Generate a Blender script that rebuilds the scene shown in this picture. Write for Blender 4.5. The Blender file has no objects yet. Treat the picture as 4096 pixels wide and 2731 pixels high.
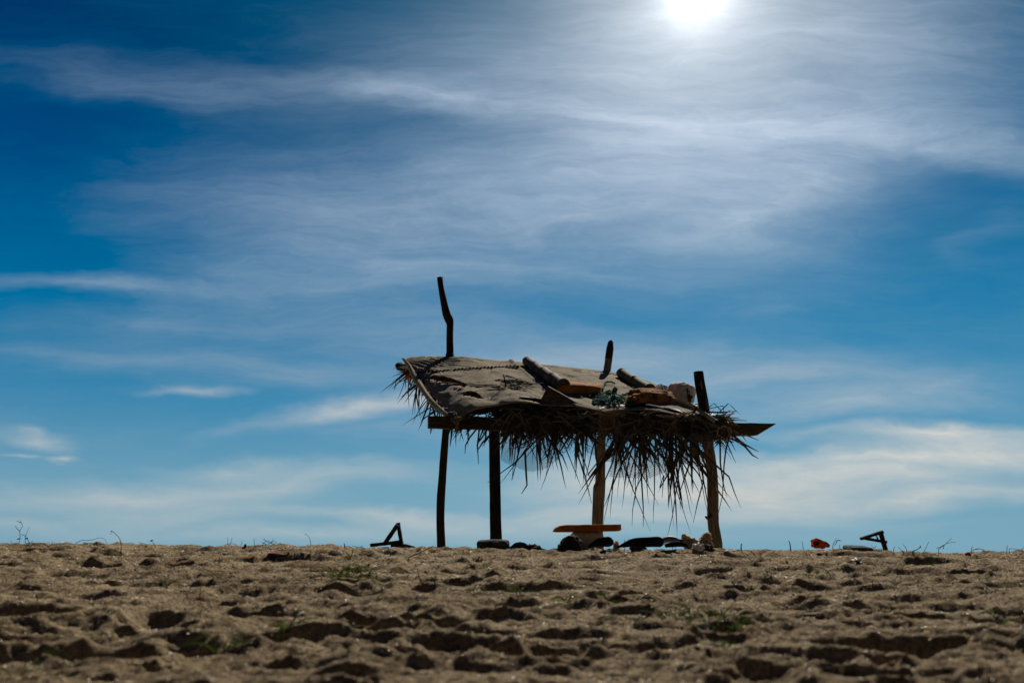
import bpy, math, random
import numpy as np
from mathutils import Vector, Matrix
from mathutils.bvhtree import BVHTree

sc = bpy.context.scene
rng = random.Random(7)
nrs = np.random.RandomState(11)

# ------------------------------------------------------------ camera
F = 4096*28/36
PITCH = math.radians(14.1)
CAMZ = 0.33
CAM = Vector((0, 0, CAMZ))
cd = bpy.data.cameras.new('camera')
cam = bpy.data.objects.new('camera', cd)
sc.collection.objects.link(cam)
cam.location = CAM
cam.rotation_euler = (math.pi/2+PITCH, 0, 0)
cd.lens = 28; cd.sensor_width = 36
cd.clip_start = 0.05; cd.clip_end = 3000
cd.dof.use_dof = True; cd.dof.focus_distance = 10.0; cd.dof.aperture_fstop = 2.3
sc.camera = cam

def ray(sx, sy):
    """direction of a photograph pixel (4096 x 2731)"""
    xc = (sx-2048)/F; yc = (1365.5-sy)/F
    c, s = math.cos(PITCH), math.sin(PITCH)
    return Vector((xc, c-yc*s, s+yc*c))

def P(sx, sy, Y):
    d = ray(sx, sy)
    return CAM + d*(Y/d.y)

# ------------------------------------------------------------ exposure
sc.view_settings.view_transform = 'Standard'
sc.view_settings.look = 'None'
sc.view_settings.exposure = 0
sc.view_settings.gamma = 1
sc.view_settings.use_curve_mapping = False

# ------------------------------------------------------------ sun
SUN = ray(2785, -45).normalized()
EL = math.asin(SUN.z); AZ = math.atan2(SUN.x, SUN.y)
sd = bpy.data.lights.new('sun', 'SUN'); sd.energy = 5.0; sd.angle = math.radians(0.5)
sd.color = (1, .93, .82)
so = bpy.data.objects.new('sun', sd); sc.collection.objects.link(so)
so.rotation_euler = SUN.to_track_quat('Z', 'Y').to_euler()
so.location = (0, 0, 20)

# ------------------------------------------------------------ sky
w = bpy.data.worlds.new('World'); sc.world = w; w.use_nodes = True
nt = w.node_tree; N = nt.nodes; L = nt.links
bg = N['Background']; bg.inputs[1].default_value = 0.1
def nd(t, **k):
    n = N.new(t)
    for a, b in k.items(): setattr(n, a, b)
    return n
def setin(n, i, v):
    if hasattr(v, 'bl_idname') or hasattr(v, 'is_output'): L.new(v, n.inputs[i])
    else: n.inputs[i].default_value = v
def M(op, a, b=0.0, c=None, clamp=False):
    n = nd('ShaderNodeMath', operation=op, use_clamp=clamp)
    setin(n, 0, a); setin(n, 1, b)
    if c is not None: setin(n, 2, c)
    return n.outputs[0]
def MR(v, a, b, c=0., d=1., smooth=True):
    n = nd('ShaderNodeMapRange', interpolation_type='SMOOTHSTEP' if smooth else 'LINEAR')
    setin(n, 0, v); n.inputs[1].default_value = a; n.inputs[2].default_value = b
    n.inputs[3].default_value = c; n.inputs[4].default_value = d
    return n.outputs[0]
def MIX(f, a, b, bt='MIX'):
    n = nd('ShaderNodeMix', data_type='RGBA', blend_type=bt)
    setin(n, 0, f); setin(n, 6, a); setin(n, 7, b)
    return n.outputs[2]
tc = nd('ShaderNodeTexCoord'); sep = nd('ShaderNodeSeparateXYZ'); L.new(tc.outputs['Generated'], sep.inputs[0])
dx, dy, dz = sep.outputs
ady = M('MAXIMUM', M('ABSOLUTE', dy), 0.08)
U = M('DIVIDE', dx, ady); V = M('DIVIDE', dz, ady)
uv = nd('ShaderNodeCombineXYZ'); L.new(U, uv.inputs[0]); L.new(V, uv.inputs[1]); uv = uv.outputs[0]
sk = nd('ShaderNodeTexSky', sky_type='NISHITA', sun_disc=False); sk.sun_elevation = EL; sk.sun_rotation = AZ
sk.dust_density = 0.5; sk.air_density = 1.0
# clear sky: deep blue, paler towards the horizon
rp = nd('ShaderNodeValToRGB'); L.new(dz, rp.inputs[0]); cr = rp.color_ramp
stops = [(0, (.20, .36, .46)), (.06, (.165, .34, .455)), (.16, (.060, .23, .40)), (.27, (.010, .14, .31)),
         (.38, (.0, .068, .205)), (.52, (0, .028, .11)), (.66, (0, .018, .075)), (1, (0, .013, .05))]
cr.elements[0].position = 0; cr.elements[0].color = (*stops[0][1], 1)
cr.elements[1].position = 1; cr.elements[1].color = (*stops[-1][1], 1)
for p, c in stops[1:-1]:
    e = cr.elements.new(p); e.color = (*c, 1)
dt = nd('ShaderNodeVectorMath', operation='DOT_PRODUCT'); L.new(tc.outputs['Generated'], dt.inputs[0]); dt.inputs[1].default_value = SUN
dot = M('MAXIMUM', dt.outputs['Value'], 0.0)
rear_dim = MR(dy, 0.1, 0.72, 0.12, 1.0)  # sky beside and behind the camera dimmed to deepen the shadows
clear = MIX(1.0, rp.outputs[0], rear_dim, 'MULTIPLY')
clear = MIX(1.0, clear, MIX(1.0, (.02, .085, .11, 1), M('POWER', dot, 7.0), 'MULTIPLY'), 'ADD')
skd = MIX(1.0, sk.outputs[0], (.0012, .0016, .0018, 1), 'MULTIPLY')
clear = MIX(1.0, clear, skd, 'ADD')

def noise(vec, scale, detail, rough, sx=1, sy=1, rot=0, dist=0, off=(0, 0, 0)):
    mp = nd('ShaderNodeMapping'); L.new(vec, mp.inputs[0]); mp.inputs['Scale'].default_value = (sx, sy, 1)
    mp.inputs['Rotation'].default_value = (0, 0, rot); mp.inputs['Location'].default_value = off
    t = nd('ShaderNodeTexNoise'); L.new(mp.outputs[0], t.inputs['Vector'])
    t.inputs['Scale'].default_value = scale; t.inputs['Detail'].default_value = detail
    t.inputs['Roughness'].default_value = rough; t.inputs['Distortion'].default_value = dist
    return t
# warped direction coordinates for ragged cloud borders
wn = noise(uv, 3.0, 5, .55, 1, 2.6, 0.06)
wv = nd('ShaderNodeVectorMath', operation='SUBTRACT'); L.new(wn.outputs['Color'], wv.inputs[0]); wv.inputs[1].default_value = (.5, .5, .5)
ws = nd('ShaderNodeVectorMath', operation='MULTIPLY'); L.new(wv.outputs[0], ws.inputs[0]); ws.inputs[1].default_value = (.34, .10, 0)
wa = nd('ShaderNodeVectorMath', operation='ADD'); L.new(uv, wa.inputs[0]); L.new(ws.outputs[0], wa.inputs[1])
wuv = wa.outputs[0]
K = 4096/2352
# (x, y, half length, half width in photo-display pixels, tilt in degrees (+ = falls to the right), strength)
CL = [
 (420,195,520,60,6,.40),(980,220,430,40,8,.85),(1280,262,420,30,8,.55),(1750,285,420,34,4,.45),(2150,320,300,34,12,.45),(1640,515,190,28,-14,.36),(1880,405,220,34,-30,.30),(1450,290,520,130,4,.60),(1980,280,520,80,5,.62),(2340,350,260,60,14,.50),
 (1350,470,760,210,-4,.72),(1800,400,420,170,-18,.50),(760,480,560,170,4,.52),(1690,505,210,42,-12,.34),(1300,120,560,110,-4,.46),
 (2050,120,460,150,4,.52),(2280,540,120,40,-35,.12),(260,650,520,26,3,.46),(1200,615,420,28,4,.34),(760,640,560,80,0,.30),
 (700,730,420,55,3,.30),(330,740,330,45,2,.22),(1800,700,380,60,-14,.12),
 (1380,830,620,75,0,.42),(1000,900,460,38,-12,.42),(820,945,320,26,-9,.40),(640,870,360,40,0,.20),
 (390,918,110,14,0,.38),(90,1010,150,22,8,.26),(60,990,60,14,10,.16),(190,1052,70,8,-3,.35),(40,1052,90,8,0,.25),
 (600,1078,240,24,0,.42),(680,1110,420,26,-5,.36),(300,1150,560,45,-2,.42),(420,1190,420,32,-4,.36),
 (1250,985,560,55,0,.22),(1560,1120,520,55,-2,.56),(1360,1190,600,34,-3,.60),(960,1185,330,18,5,.50),(1010,1190,180,12,6,.3),
 (2120,1000,400,24,-2,.58),(2020,1060,480,36,-5,.56),(1900,1100,520,34,-2,.60),(2100,1150,520,34,-3,.60),(2250,1040,300,40,0,.40),(1850,1200,420,18,2,.26),
 (1450,1095,420,46,-2,.40),(1250,1180,460,20,-2,.40),(1720,1140,420,60,-2,.40),(900,780,520,60,-3,.22),(350,830,420,40,2,.18),(1700,860,420,60,-6,.22),(1880,930,420,46,-2,.34),(2120,880,420,60,-4,.26),(700,1225,900,22,0,.52),(200,1240,500,34,0,.32),(1500,1235,700,22,0,.26),
]
tot = None
for i, (x, y, a, b, ang, st) in enumerate(CL):
    d0 = ray(x*K, y*K); cu, cv = d0.x/d0.y, d0.z/d0.y
    loc = 1/math.cos(math.atan(cv))
    ra, rb = a*K/F*loc*1.25, b*K/F*loc*loc*1.45
    mp = nd('ShaderNodeMapping', vector_type='TEXTURE'); L.new(wuv, mp.inputs[0])
    mp.inputs['Location'].default_value = (cu, cv, 0); mp.inputs['Rotation'].default_value = (0, 0, -math.radians(ang))
    mp.inputs['Scale'].default_value = (ra, rb, 1)
    g = nd('ShaderNodeTexGradient', gradient_type='QUADRATIC_SPHERE'); L.new(mp.outputs[0], g.inputs[0])
    v = M('MULTIPLY', M('POWER', g.outputs['Fac'], .75), st*(.78 if y < 800 else (1.0 if y < 960 else (1.5 if x > 1300 else 1.2))))
    # soft union instead of plain sum
    tot = v if tot is None else M('SUBTRACT', M('ADD', tot, v), M('MULTIPLY', tot, v))
n1 = noise(wuv, 3.2, 10, .64, 1, 4.6, .05, .1).outputs['Fac']
n2 = noise(wuv, 7.0, 9, .64, 1, 8, -.10, .15, (3, 1, 0)).outputs['Fac']
n4 = noise(wuv, 13.0, 10, .74, 1, 5.0, -.22, .2, (2, 9, 0)).outputs['Fac']
n3 = noise(wuv, 2.0, 10, .68, 1, 2.2, .22, .35, (7, 5, 0)).outputs['Fac']
tex = M('ADD', M('ADD', M('MULTIPLY', n1, .34), M('MULTIPLY', n2, .22)), M('ADD', M('MULTIPLY', n3, .28), M('MULTIPLY', n4, .16)))
tx = MR(tex, .37, .63, .50, 1.32, False)
cm = M('MULTIPLY', tot, tx)
veil = M('MULTIPLY', MR(tex, .42, .68), .05)
cm = M('ADD', cm, veil, clamp=True)
cm = M('MULTIPLY', cm, MR(dz, -0.02, 0.02))
cc = nd('ShaderNodeValToRGB'); L.new(dz, cc.inputs[0]); c2 = cc.color_ramp
cs = [(0, (.44, .52, .54)), (.05, (.62, .61, .57)), (.10, (.78, .73, .64)), (.2, (.66, .64, .60)), (.32, (.47, .57, .65)), (.45, (.44, .54, .67)), (1, (.38, .48, .64))]
c2.elements[0].position = 0; c2.elements[0].color = (*cs[0][1], 1)
c2.elements[1].position = 1; c2.elements[1].color = (*cs[-1][1], 1)
for p, c in cs[1:-1]:
    e = c2.elements.new(p); e.color = (*c, 1)
ccol = MIX(1.0, cc.outputs[0], MR(dy, .1, .72, .10, 1.0), 'MULTIPLY')  # clouds beside and behind the camera dimmed too, for less fill light
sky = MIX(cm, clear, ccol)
# the sun's aureole
def glow(n, k, col):
    return MIX(1.0, col, M('MULTIPLY', M('POWER', dot, float(n)), k), 'MULTIPLY')
for n, k, col in ((1300, .7, (1, .99, .94, 1)), (300, .26, (1, .97, .91, 1)), (60, .36, (1, .95, .90, 1)), (14, .06, (1, .96, .97, 1))):
    g_ = glow(n, k, col)
    if n < 1000: g_ = MIX(1.0, g_, MR(tex, .38, .62, .84, 1.14, False), 'MULTIPLY')   # thin cloud breaks up the aureole
    sky = MIX(1.0, sky, g_, 'ADD')
sky = MIX(1.0, sky, (.026, .012, 0, 1), 'SUBTRACT')
sky = MIX(1.0, sky, (0, 0, 0, 1), 'LIGHTEN')
low = MR(dz, -.06, -.005)
sky = MIX(low, (.05, .045, .035, 1), sky)
sky = MIX(1.0, sky, (10, 10, 10, 1), 'MULTIPLY')
for n in N:
    if n.bl_idname == 'ShaderNodeMix': n.clamp_result = False
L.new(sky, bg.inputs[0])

# ------------------------------------------------------------ materials
def material(name, c1, c2, scale=8, stretch=(1, 1, 1), bump=.3, bscale=None, rough=.85, spec=.3, detail=6, contrast=(.35, .65), extra=None, dist=.02, trans=None, sss=0):
    m = bpy.data.materials.new(name); m.use_nodes = True
    t = m.node_tree; n = t.nodes; l = t.links; b = n['Principled BSDF']
    co = n.new('ShaderNodeTexCoord'); mp = n.new('ShaderNodeMapping'); l.new(co.outputs['Object'], mp.inputs[0]); mp.inputs['Scale'].default_value = stretch
    no = n.new('ShaderNodeTexNoise'); l.new(mp.outputs[0], no.inputs['Vector']); no.inputs['Scale'].default_value = scale; no.inputs['Detail'].default_value = detail; no.inputs['Roughness'].default_value = .65
    r = n.new('ShaderNodeValToRGB'); l.new(no.outputs['Fac'], r.inputs[0])
    r.color_ramp.elements[0].position = contrast[0]; r.color_ramp.elements[1].position = contrast[1]
    r.color_ramp.elements[0].color = (*c1, 1); r.color_ramp.elements[1].color = (*c2, 1)
    col = r.outputs[0]
    if extra:   # blotches of a third colour with their own shape
        n3 = n.new('ShaderNodeTexNoise'); l.new(co.outputs['Object'], n3.inputs['Vector']); n3.inputs['Scale'].default_value = extra[1]; n3.inputs['Detail'].default_value = 4
        r3 = n.new('ShaderNodeValToRGB'); l.new(n3.outputs['Fac'], r3.inputs[0]); r3.color_ramp.elements[0].position = extra[2]; r3.color_ramp.elements[1].position = extra[2]+.08
        mx = n.new('ShaderNodeMix'); mx.data_type = 'RGBA'; l.new(r3.outputs[0], mx.inputs[0]); l.new(col, mx.inputs[6]); mx.inputs[7].default_value = (*extra[0], 1); col = mx.outputs[2]
    l.new(col, b.inputs['Base Color'])
    nb = n.new('ShaderNodeTexNoise'); l.new(mp.outputs[0], nb.inputs['Vector']); nb.inputs['Scale'].default_value = bscale or scale*2.5; nb.inputs['Detail'].default_value = 8; nb.inputs['Roughness'].default_value = .7
    bp = n.new('ShaderNodeBump'); bp.inputs['Strength'].default_value = bump; bp.inputs['Distance'].default_value = dist; l.new(nb.outputs['Fac'], bp.inputs['Height']); l.new(bp.outputs[0], b.inputs['Normal'])
    b.inputs['Roughness'].default_value = rough; b.inputs['Specular IOR Level'].default_value = spec
    if sss:
        b.inputs['Subsurface Weight'].default_value = sss; b.inputs['Subsurface Radius'].default_value = (1, .75, .5); b.inputs['Subsurface Scale'].default_value = .07
    if trans:
        tr = n.new('ShaderNodeBsdfTranslucent'); tr.inputs[0].default_value = (*trans[1], 1)
        ms = n.new('ShaderNodeMixShader'); ms.inputs[0].default_value = trans[0]
        l.new(b.outputs[0], ms.inputs[1]); l.new(tr.outputs[0], ms.inputs[2]); l.new(ms.outputs[0], n['Material Output'].inputs[0])
    return m

MAT = {
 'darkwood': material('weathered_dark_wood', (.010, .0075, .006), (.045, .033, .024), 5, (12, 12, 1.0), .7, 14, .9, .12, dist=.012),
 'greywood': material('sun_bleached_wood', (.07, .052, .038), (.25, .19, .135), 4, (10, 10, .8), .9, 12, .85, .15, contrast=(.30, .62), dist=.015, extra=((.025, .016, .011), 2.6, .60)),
 'beam': material('old_plank_wood', (.022, .013, .008), (.085, .052, .03), 4, (1.2, 10, 14), .6, 14, .85, .2, dist=.01),
 'canopy': material('sandy_net_cloth', (.23, .19, .13), (.44, .36, .25), 26, (1, 1, 1), .8, 140, .95, .05, detail=10, contrast=(.30, .70), extra=((.13, .115, .09), 2.2, .60), dist=.012),
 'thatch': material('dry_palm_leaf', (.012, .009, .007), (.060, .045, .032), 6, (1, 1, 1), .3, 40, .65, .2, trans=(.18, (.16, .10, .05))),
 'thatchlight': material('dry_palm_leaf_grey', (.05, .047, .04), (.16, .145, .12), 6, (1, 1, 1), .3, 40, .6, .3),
 'bamboo': material('grey_bamboo', (.075, .055, .038), (.22, .17, .12), 6, (1, 1, 1), .3, 18, .85, .15, extra=((.06, .045, .035), 5, .55), dist=.006),
 'palebamboo': material('pale_bamboo', (.26, .22, .18), (.46, .40, .33), 6, (1, 1, 1), .3, 18, .85, .15, dist=.006),
 'board': material('stained_plywood', (.035, .022, .016), (.13, .085, .055), 5, (2, 1, 8), .3, 20, .8, .2, dist=.006),
 'yellowfoam': material('weathered_yellow_foam', (.30, .095, .013), (.52, .20, .028), 7, (1, 1, 1), .7, 24, .95, .1, extra=((.16, .055, .018), 5, .56), dist=.02, sss=.35),
 'orangefoam': material('burnt_orange_foam', (.22, .075, .014), (.46, .21, .04), 6, (1, 1, 1), .9, 16, .95, .1, extra=((.10, .03, .012), 4, .54), dist=.03, sss=.18),
 'palefoam': material('yellowed_white_foam', (.70, .47, .24), (.88, .66, .40), 8, (1, 1, 1), .7, 45, .95, .1, extra=((.22, .13, .06), 7, .58), dist=.012, sss=.8),
 'whitefoam': material('dirty_white_foam', (.55, .48, .40), (.86, .80, .72), 7, (1, 1, 1), .8, 28, .9, .15, extra=((.34, .22, .13), 4.5, .62), dist=.02, sss=.8),
 'rock': material('crusted_tan_rock', (.26, .21, .145), (.48, .40, .29), 9, (1, 1, 1), 1.0, 22, .95, .15, dist=.03, sss=.5),
 'darkrock': material('dark_crusted_lump', (.010, .010, .010), (.04, .036, .032), 14, (1, 1, 1), 1.0, 40, .9, .2, dist=.02),
 'logblock': material('grey_weathered_block', (.018, .020, .018), (.085, .09, .08), 10, (1, 1, 1.6), 1.0, 30, .9, .2, dist=.02),
 'teal': material('teal_nylon_rope', (.006, .075, .062), (.028, .21, .17), 40, (1, 1, 1), .6, 90, .95, .08, dist=.006, trans=(.25, (.02, .45, .36))),
 'brownrope': material('frayed_brown_rope', (.07, .045, .025), (.22, .15, .09), 30, (1, 1, 1), .6, 90, .9, .1, dist=.006),
 'purple': material('purple_cord', (.035, .012, .018), (.09, .03, .04), 30, (1, 1, 1), .3, 90, .95, .03),
 'blackplastic': material('dusty_black_plastic', (.006, .008, .012), (.022, .027, .036), 9, (1, 1, 1), .3, 40, .9, .0, dist=.004),
 'bluebag': material('dusty_blue_tarp', (.02, .03, .045), (.07, .09, .12), 10, (1, 1, 1), .4, 30, .9, .0, dist=.01),
 'stem': material('dry_twig', (.035, .024, .014), (.11, .08, .045), 20, (1, 1, 1), .2, 90, .8, .2),
 'greenleaf': material('green_grass_blade', (.016, .030, .007), (.055, .085, .022), 12, (1, 1, 1), .1, 60, .5, .25, trans=(.25, (.08, .13, .02))),
 'orangeplastic': material('faded_orange_plastic', (.50, .09, .02), (.72, .16, .035), 8, (1, 1, 1), .3, 30, .8, .08, trans=(.35, (.9, .16, .02)), extra=((.12, .03, .015), 18, .62), dist=.004),
 'palewood': material('pale_painted_board', (.03, .034, .038), (.09, .095, .10), 5, (1, 8, 8), .3, 30, .9, .03, dist=.005),
 'white': material('white_plastic_scrap', (.5, .48, .44), (.72, .70, .66), 8, (1, 1, 1), .5, 25, .5, .4, dist=.01),
 'redplastic': material('faded_red_plastic', (.12, .028, .026), (.24, .07, .06), 8, (1, 1, 1), .3, 30, .85, .08, dist=.004),
 'blueplastic': material('blue_plastic_cap', (.01, .03, .16), (.02, .06, .3), 8, (1, 1, 1), .1, 30, .35, .4),
 'redleaf': material('rust_brown_leaf', (.06, .018, .006), (.22, .06, .015), 12, (1, 1, 1), .1, 60, .6, .3, trans=(.35, (.5, .12, .02))),
}
# fine hanging net: real mesh pattern cut through alpha
def net_material():
    m = bpy.data.materials.new('fine_fishing_net'); m.use_nodes = True
    t = m.node_tree; n = t.nodes; l = t.links; b = n['Principled BSDF']
    b.inputs['Base Color'].default_value = (.22, .19, .15, 1); b.inputs['Roughness'].default_value = .8
    uvn = n.new('ShaderNodeUVMap'); uvn.uv_map = 'UVMap'
    outs = []
    for ang in (.9, -.9):
        mp = n.new('ShaderNodeMapping'); l.new(uvn.outputs[0], mp.inputs[0]); mp.inputs['Rotation'].default_value = (0, 0, ang)
        sp = n.new('ShaderNodeSeparateXYZ'); l.new(mp.outputs[0], sp.inputs[0])
        a = n.new('ShaderNodeMath'); a.operation = 'PINGPONG'; l.new(sp.outputs[0], a.inputs[0]); a.inputs[1].default_value = .008
        c = n.new('ShaderNodeMath'); c.operation = 'LESS_THAN'; l.new(a.outputs[0], c.inputs[0]); c.inputs[1].default_value = .0017
        outs.append(c.outputs[0])
    mx = n.new('ShaderNodeMath'); mx.operation = 'MAXIMUM'; l.new(outs[0], mx.inputs[0]); l.new(outs[1], mx.inputs[1])
    l.new(mx.outputs[0], b.inputs['Alpha'])
    return m
MAT['net'] = net_material()
def clear_plastic():
    m = material('scratched_clear_plastic', (.05, .065, .075), (.13, .16, .18), 10, bump=.25, bscale=25, rough=.6, spec=.12, dist=.006)
    m.node_tree.nodes['Principled BSDF'].inputs['Transmission Weight'].default_value = .6
    return m
MAT['clearplastic'] = clear_plastic()

def sand_material():
    m = bpy.data.materials.new('trodden_beach_sand'); m.use_nodes = True
    t = m.node_tree; n = t.nodes; l = t.links; b = n['Principled BSDF']
    co = n.new('ShaderNodeTexCoord')
    def nz(s, d, r=.6):
        x = n.new('ShaderNodeTexNoise'); l.new(co.outputs['Object'], x.inputs['Vector']); x.inputs['Scale'].default_value = s; x.inputs['Detail'].default_value = d; x.inputs['Roughness'].default_value = r; return x.outputs['Fac']
    r = n.new('ShaderNodeValToRGB'); l.new(nz(2.2, 6), r.inputs[0])
    r.color_ramp.elements[0].position = .3; r.color_ramp.elements[1].position = .7
    r.color_ramp.elements[0].color = (.29, .215, .13, 1); r.color_ramp.elements[1].color = (.50, .395, .25, 1)
    g = n.new('ShaderNodeValToRGB'); l.new(nz(55, 12, .92), g.inputs[0])
    g.color_ramp.elements[0].position = .40; g.color_ramp.elements[1].position = .60
    g.color_ramp.elements[0].color = (.10, .09, .08, 1); g.color_ramp.elements[1].color = (1.9, 1.85, 1.75, 1)
    mx = n.new('ShaderNodeMix'); mx.data_type = 'RGBA'; mx.blend_type = 'MULTIPLY'; mx.inputs[0].default_value = 1
    l.new(r.outputs[0], mx.inputs[6]); l.new(g.outputs[0], mx.inputs[7]); l.new(mx.outputs[2], b.inputs['Base Color'])
    b1 = n.new('ShaderNodeBump'); b1.inputs['Strength'].default_value = .9; b1.inputs['Distance'].default_value = .012; l.new(nz(120, 10, .92), b1.inputs['Height'])
    b2 = n.new('ShaderNodeBump'); b2.inputs['Strength'].default_value = .8; b2.inputs['Distance'].default_value = .03; l.new(nz(45, 5, .7), b2.inputs['Height']); l.new(b1.outputs[0], b2.inputs['Normal'])
    l.new(b2.outputs[0], b.inputs['Normal']); b.inputs['Roughness'].default_value = .95; b.inputs['Specular IOR Level'].default_value = .04
    return m
MAT['sand'] = sand_material()
def flake_material():
    m = bpy.data.materials.new('mica_flake'); m.use_nodes = True
    b = m.node_tree.nodes['Principled BSDF']
    n = m.node_tree.nodes; l = m.node_tree.links
    gi = n.new('ShaderNodeNewGeometry'); r = n.new('ShaderNodeValToRGB'); l.new(gi.outputs['Random Per Island'], r.inputs[0])
    r.color_ramp.elements[0].color = (.7, .45, .3, 1); r.color_ramp.elements[1].color = (.55, .65, .7, 1)
    e = r.color_ramp.elements.new(.5); e.color = (.8, .76, .66, 1)
    l.new(r.outputs[0], b.inputs['Base Color']); b.inputs['Metallic'].default_value = .2; b.inputs['Roughness'].default_value = .42
    return m
MAT['flake'] = flake_material()
def clod_material():
    m = bpy.data.materials.new('sand_clod'); m.use_nodes = True
    n = m.node_tree.nodes; l = m.node_tree.links; b = n['Principled BSDF']
    gi = n.new('ShaderNodeNewGeometry'); r = n.new('ShaderNodeValToRGB'); l.new(gi.outputs['Random Per Island'], r.inputs[0])
    r.color_ramp.elements[0].color = (.16, .11, .07, 1); r.color_ramp.elements[1].color = (.62, .52, .40, 1)
    e = r.color_ramp.elements.new(.5); e.color = (.44, .33, .21, 1)
    l.new(r.outputs[0], b.inputs['Base Color']); b.inputs['Roughness'].default_value = .6; b.inputs['Specular IOR Level'].default_value = .4
    return m
MAT['clod'] = clod_material()

# ------------------------------------------------------------ mesh helpers
class MB:
    def __init__(s): s.v = []; s.f = []; s.uv = None
    def add(s, vs, fs):
        o = len(s.v); s.v += [tuple(a) for a in vs]; s.f += [tuple(i+o for i in f) for f in fs]
    def build(s, name, mat, parent=None, origin=None, smooth=True):
        org = Vector((0, 0, 0))
        if parent is not None:
            p = parent
            while p is not None: org = org + p.location; p = p.parent
        elif origin is not None: org = Vector(origin)
        me = bpy.data.meshes.new(name)
        me.from_pydata([(a[0]-org.x, a[1]-org.y, a[2]-org.z) for a in s.v], [], s.f)
        if smooth: me.polygons.foreach_set('use_smooth', [True]*len(me.polygons))
        if s.uv:
            ul = me.uv_layers.new(name='UVMap')
            for lp in me.loops: ul.data[lp.index].uv = s.uv[lp.vertex_index]
        me.materials.append(MAT[mat] if isinstance(mat, str) else mat)
        me.update()
        o = bpy.data.objects.new(name, me); sc.collection.objects.link(o)
        if parent is not None: o.parent = parent
        elif origin is not None: o.location = org
        return o

def tag(o, label, cat, group=None):
    o['label'] = label; o['category'] = cat
    if group: o['group'] = group
    return o
def thing(name, loc, label, cat, group=None):
    o = bpy.data.objects.new(name, None); o.empty_display_size = .1; sc.collection.objects.link(o); o.location = loc
    return tag(o, label, cat, group)

def tube(mb, pts, rads, seg=10, wob=0.0, square=False, caps=True, twist=0, seed=0, sub=1, flat=1.0, lump=0.0):
    pts = [Vector(p) for p in pts]; n = len(pts)
    if not hasattr(rads, '__len__'): rads = [rads]*n
    if sub > 1:   # Catmull-Rom
        np_, nr = [], []
        for i in range(n-1):
            p0, p1, p2, p3 = pts[max(i-1, 0)], pts[i], pts[i+1], pts[min(i+2, n-1)]
            for k in range(sub):
                t = k/sub
                np_.append(.5*((2*p1)+(p2-p0)*t+(2*p0-5*p1+4*p2-p3)*t*t+(3*p1-p0-3*p2+p3)*t**3))
                nr.append(rads[i]*(1-t)+rads[i+1]*t)
        np_.append(pts[-1]); nr.append(rads[-1]); pts, rads = np_, nr; n = len(pts)
    r_ = random.Random(seed)
    ph = [r_.uniform(0, 6.28) for _ in range(6)]
    tng = [(pts[min(i+1, n-1)]-pts[max(i-1, 0)]).normalized() for i in range(n)]
    a = Vector((0, 1, 0)) if abs(tng[0].y) < .8 else Vector((1, 0, 0))
    nrm = (a - tng[0]*a.dot(tng[0])).normalized()
    vs = []; fs = []
    arc = 0
    for i in range(n):
        if i: arc += (pts[i]-pts[i-1]).length
        nrm = (nrm - tng[i]*nrm.dot(tng[i])).normalized(); bi = tng[i].cross(nrm)
        for k in range(seg):
            th = 2*math.pi*k/seg+twist
            r = rads[i]
            if square:
                c_, s_ = math.cos(th), math.sin(th); r = r/max(abs(c_), abs(s_))**.92
            r *= 1+wob*(.5*math.sin(2*th+ph[0]+arc*3)+.35*math.sin(3*th+ph[1]-arc*5)+.3*math.sin(5*th+ph[2]+arc*9)+r_.uniform(-.35, .35))
            r *= 1+lump*math.sin(arc*11+ph[3])
            vs.append(pts[i]+(nrm*math.cos(th)+bi*math.sin(th)*flat)*r)
    for i in range(n-1):
        for k in range(seg):
            k2 = (k+1) % seg
            fs.append((i*seg+k, i*seg+k2, (i+1)*seg+k2, (i+1)*seg+k))
    if caps:
        fs.append(tuple(range(seg-1, -1, -1))); fs.append(tuple((n-1)*seg+k for k in range(seg)))
    mb.add(vs, fs)

def strip(mb, p, d, length, width, droop, r_, n=6, kink=.15, curl=.12, face=None):
    p = Vector(p); d = Vector(d).normalized(); vs = []; fs = []
    ds = length/n; kk = r_.randint(2, n-1) if r_.random() < kink else -1
    fv = face or Vector((r_.uniform(-.6, .6), -1, r_.uniform(-.3, .3)))
    for i in range(n+1):
        wd = d.cross(fv)
        if wd.length < .05: wd = Vector((1, 0, 0))
        wd.normalize(); t = i/n
        ww = width*(.55+.45*min(1, t*5))*(1-t**1.7)**.8*.5+.0008
        vs += [p-wd*ww, p+wd*ww]
        d = (d+Vector((r_.uniform(-curl, curl), r_.uniform(-curl, curl), -droop*ds/.1+r_.uniform(-curl, curl)*.4))*.55).normalized()
        if i == kk: d = (d+Vector((r_.uniform(-.5, .5), r_.uniform(-.4, .4), -1.1))).normalized()
        p = p+d*ds
    for i in range(n): fs.append((2*i, 2*i+1, 2*i+3, 2*i+2))
    mb.add(vs, fs)

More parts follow.
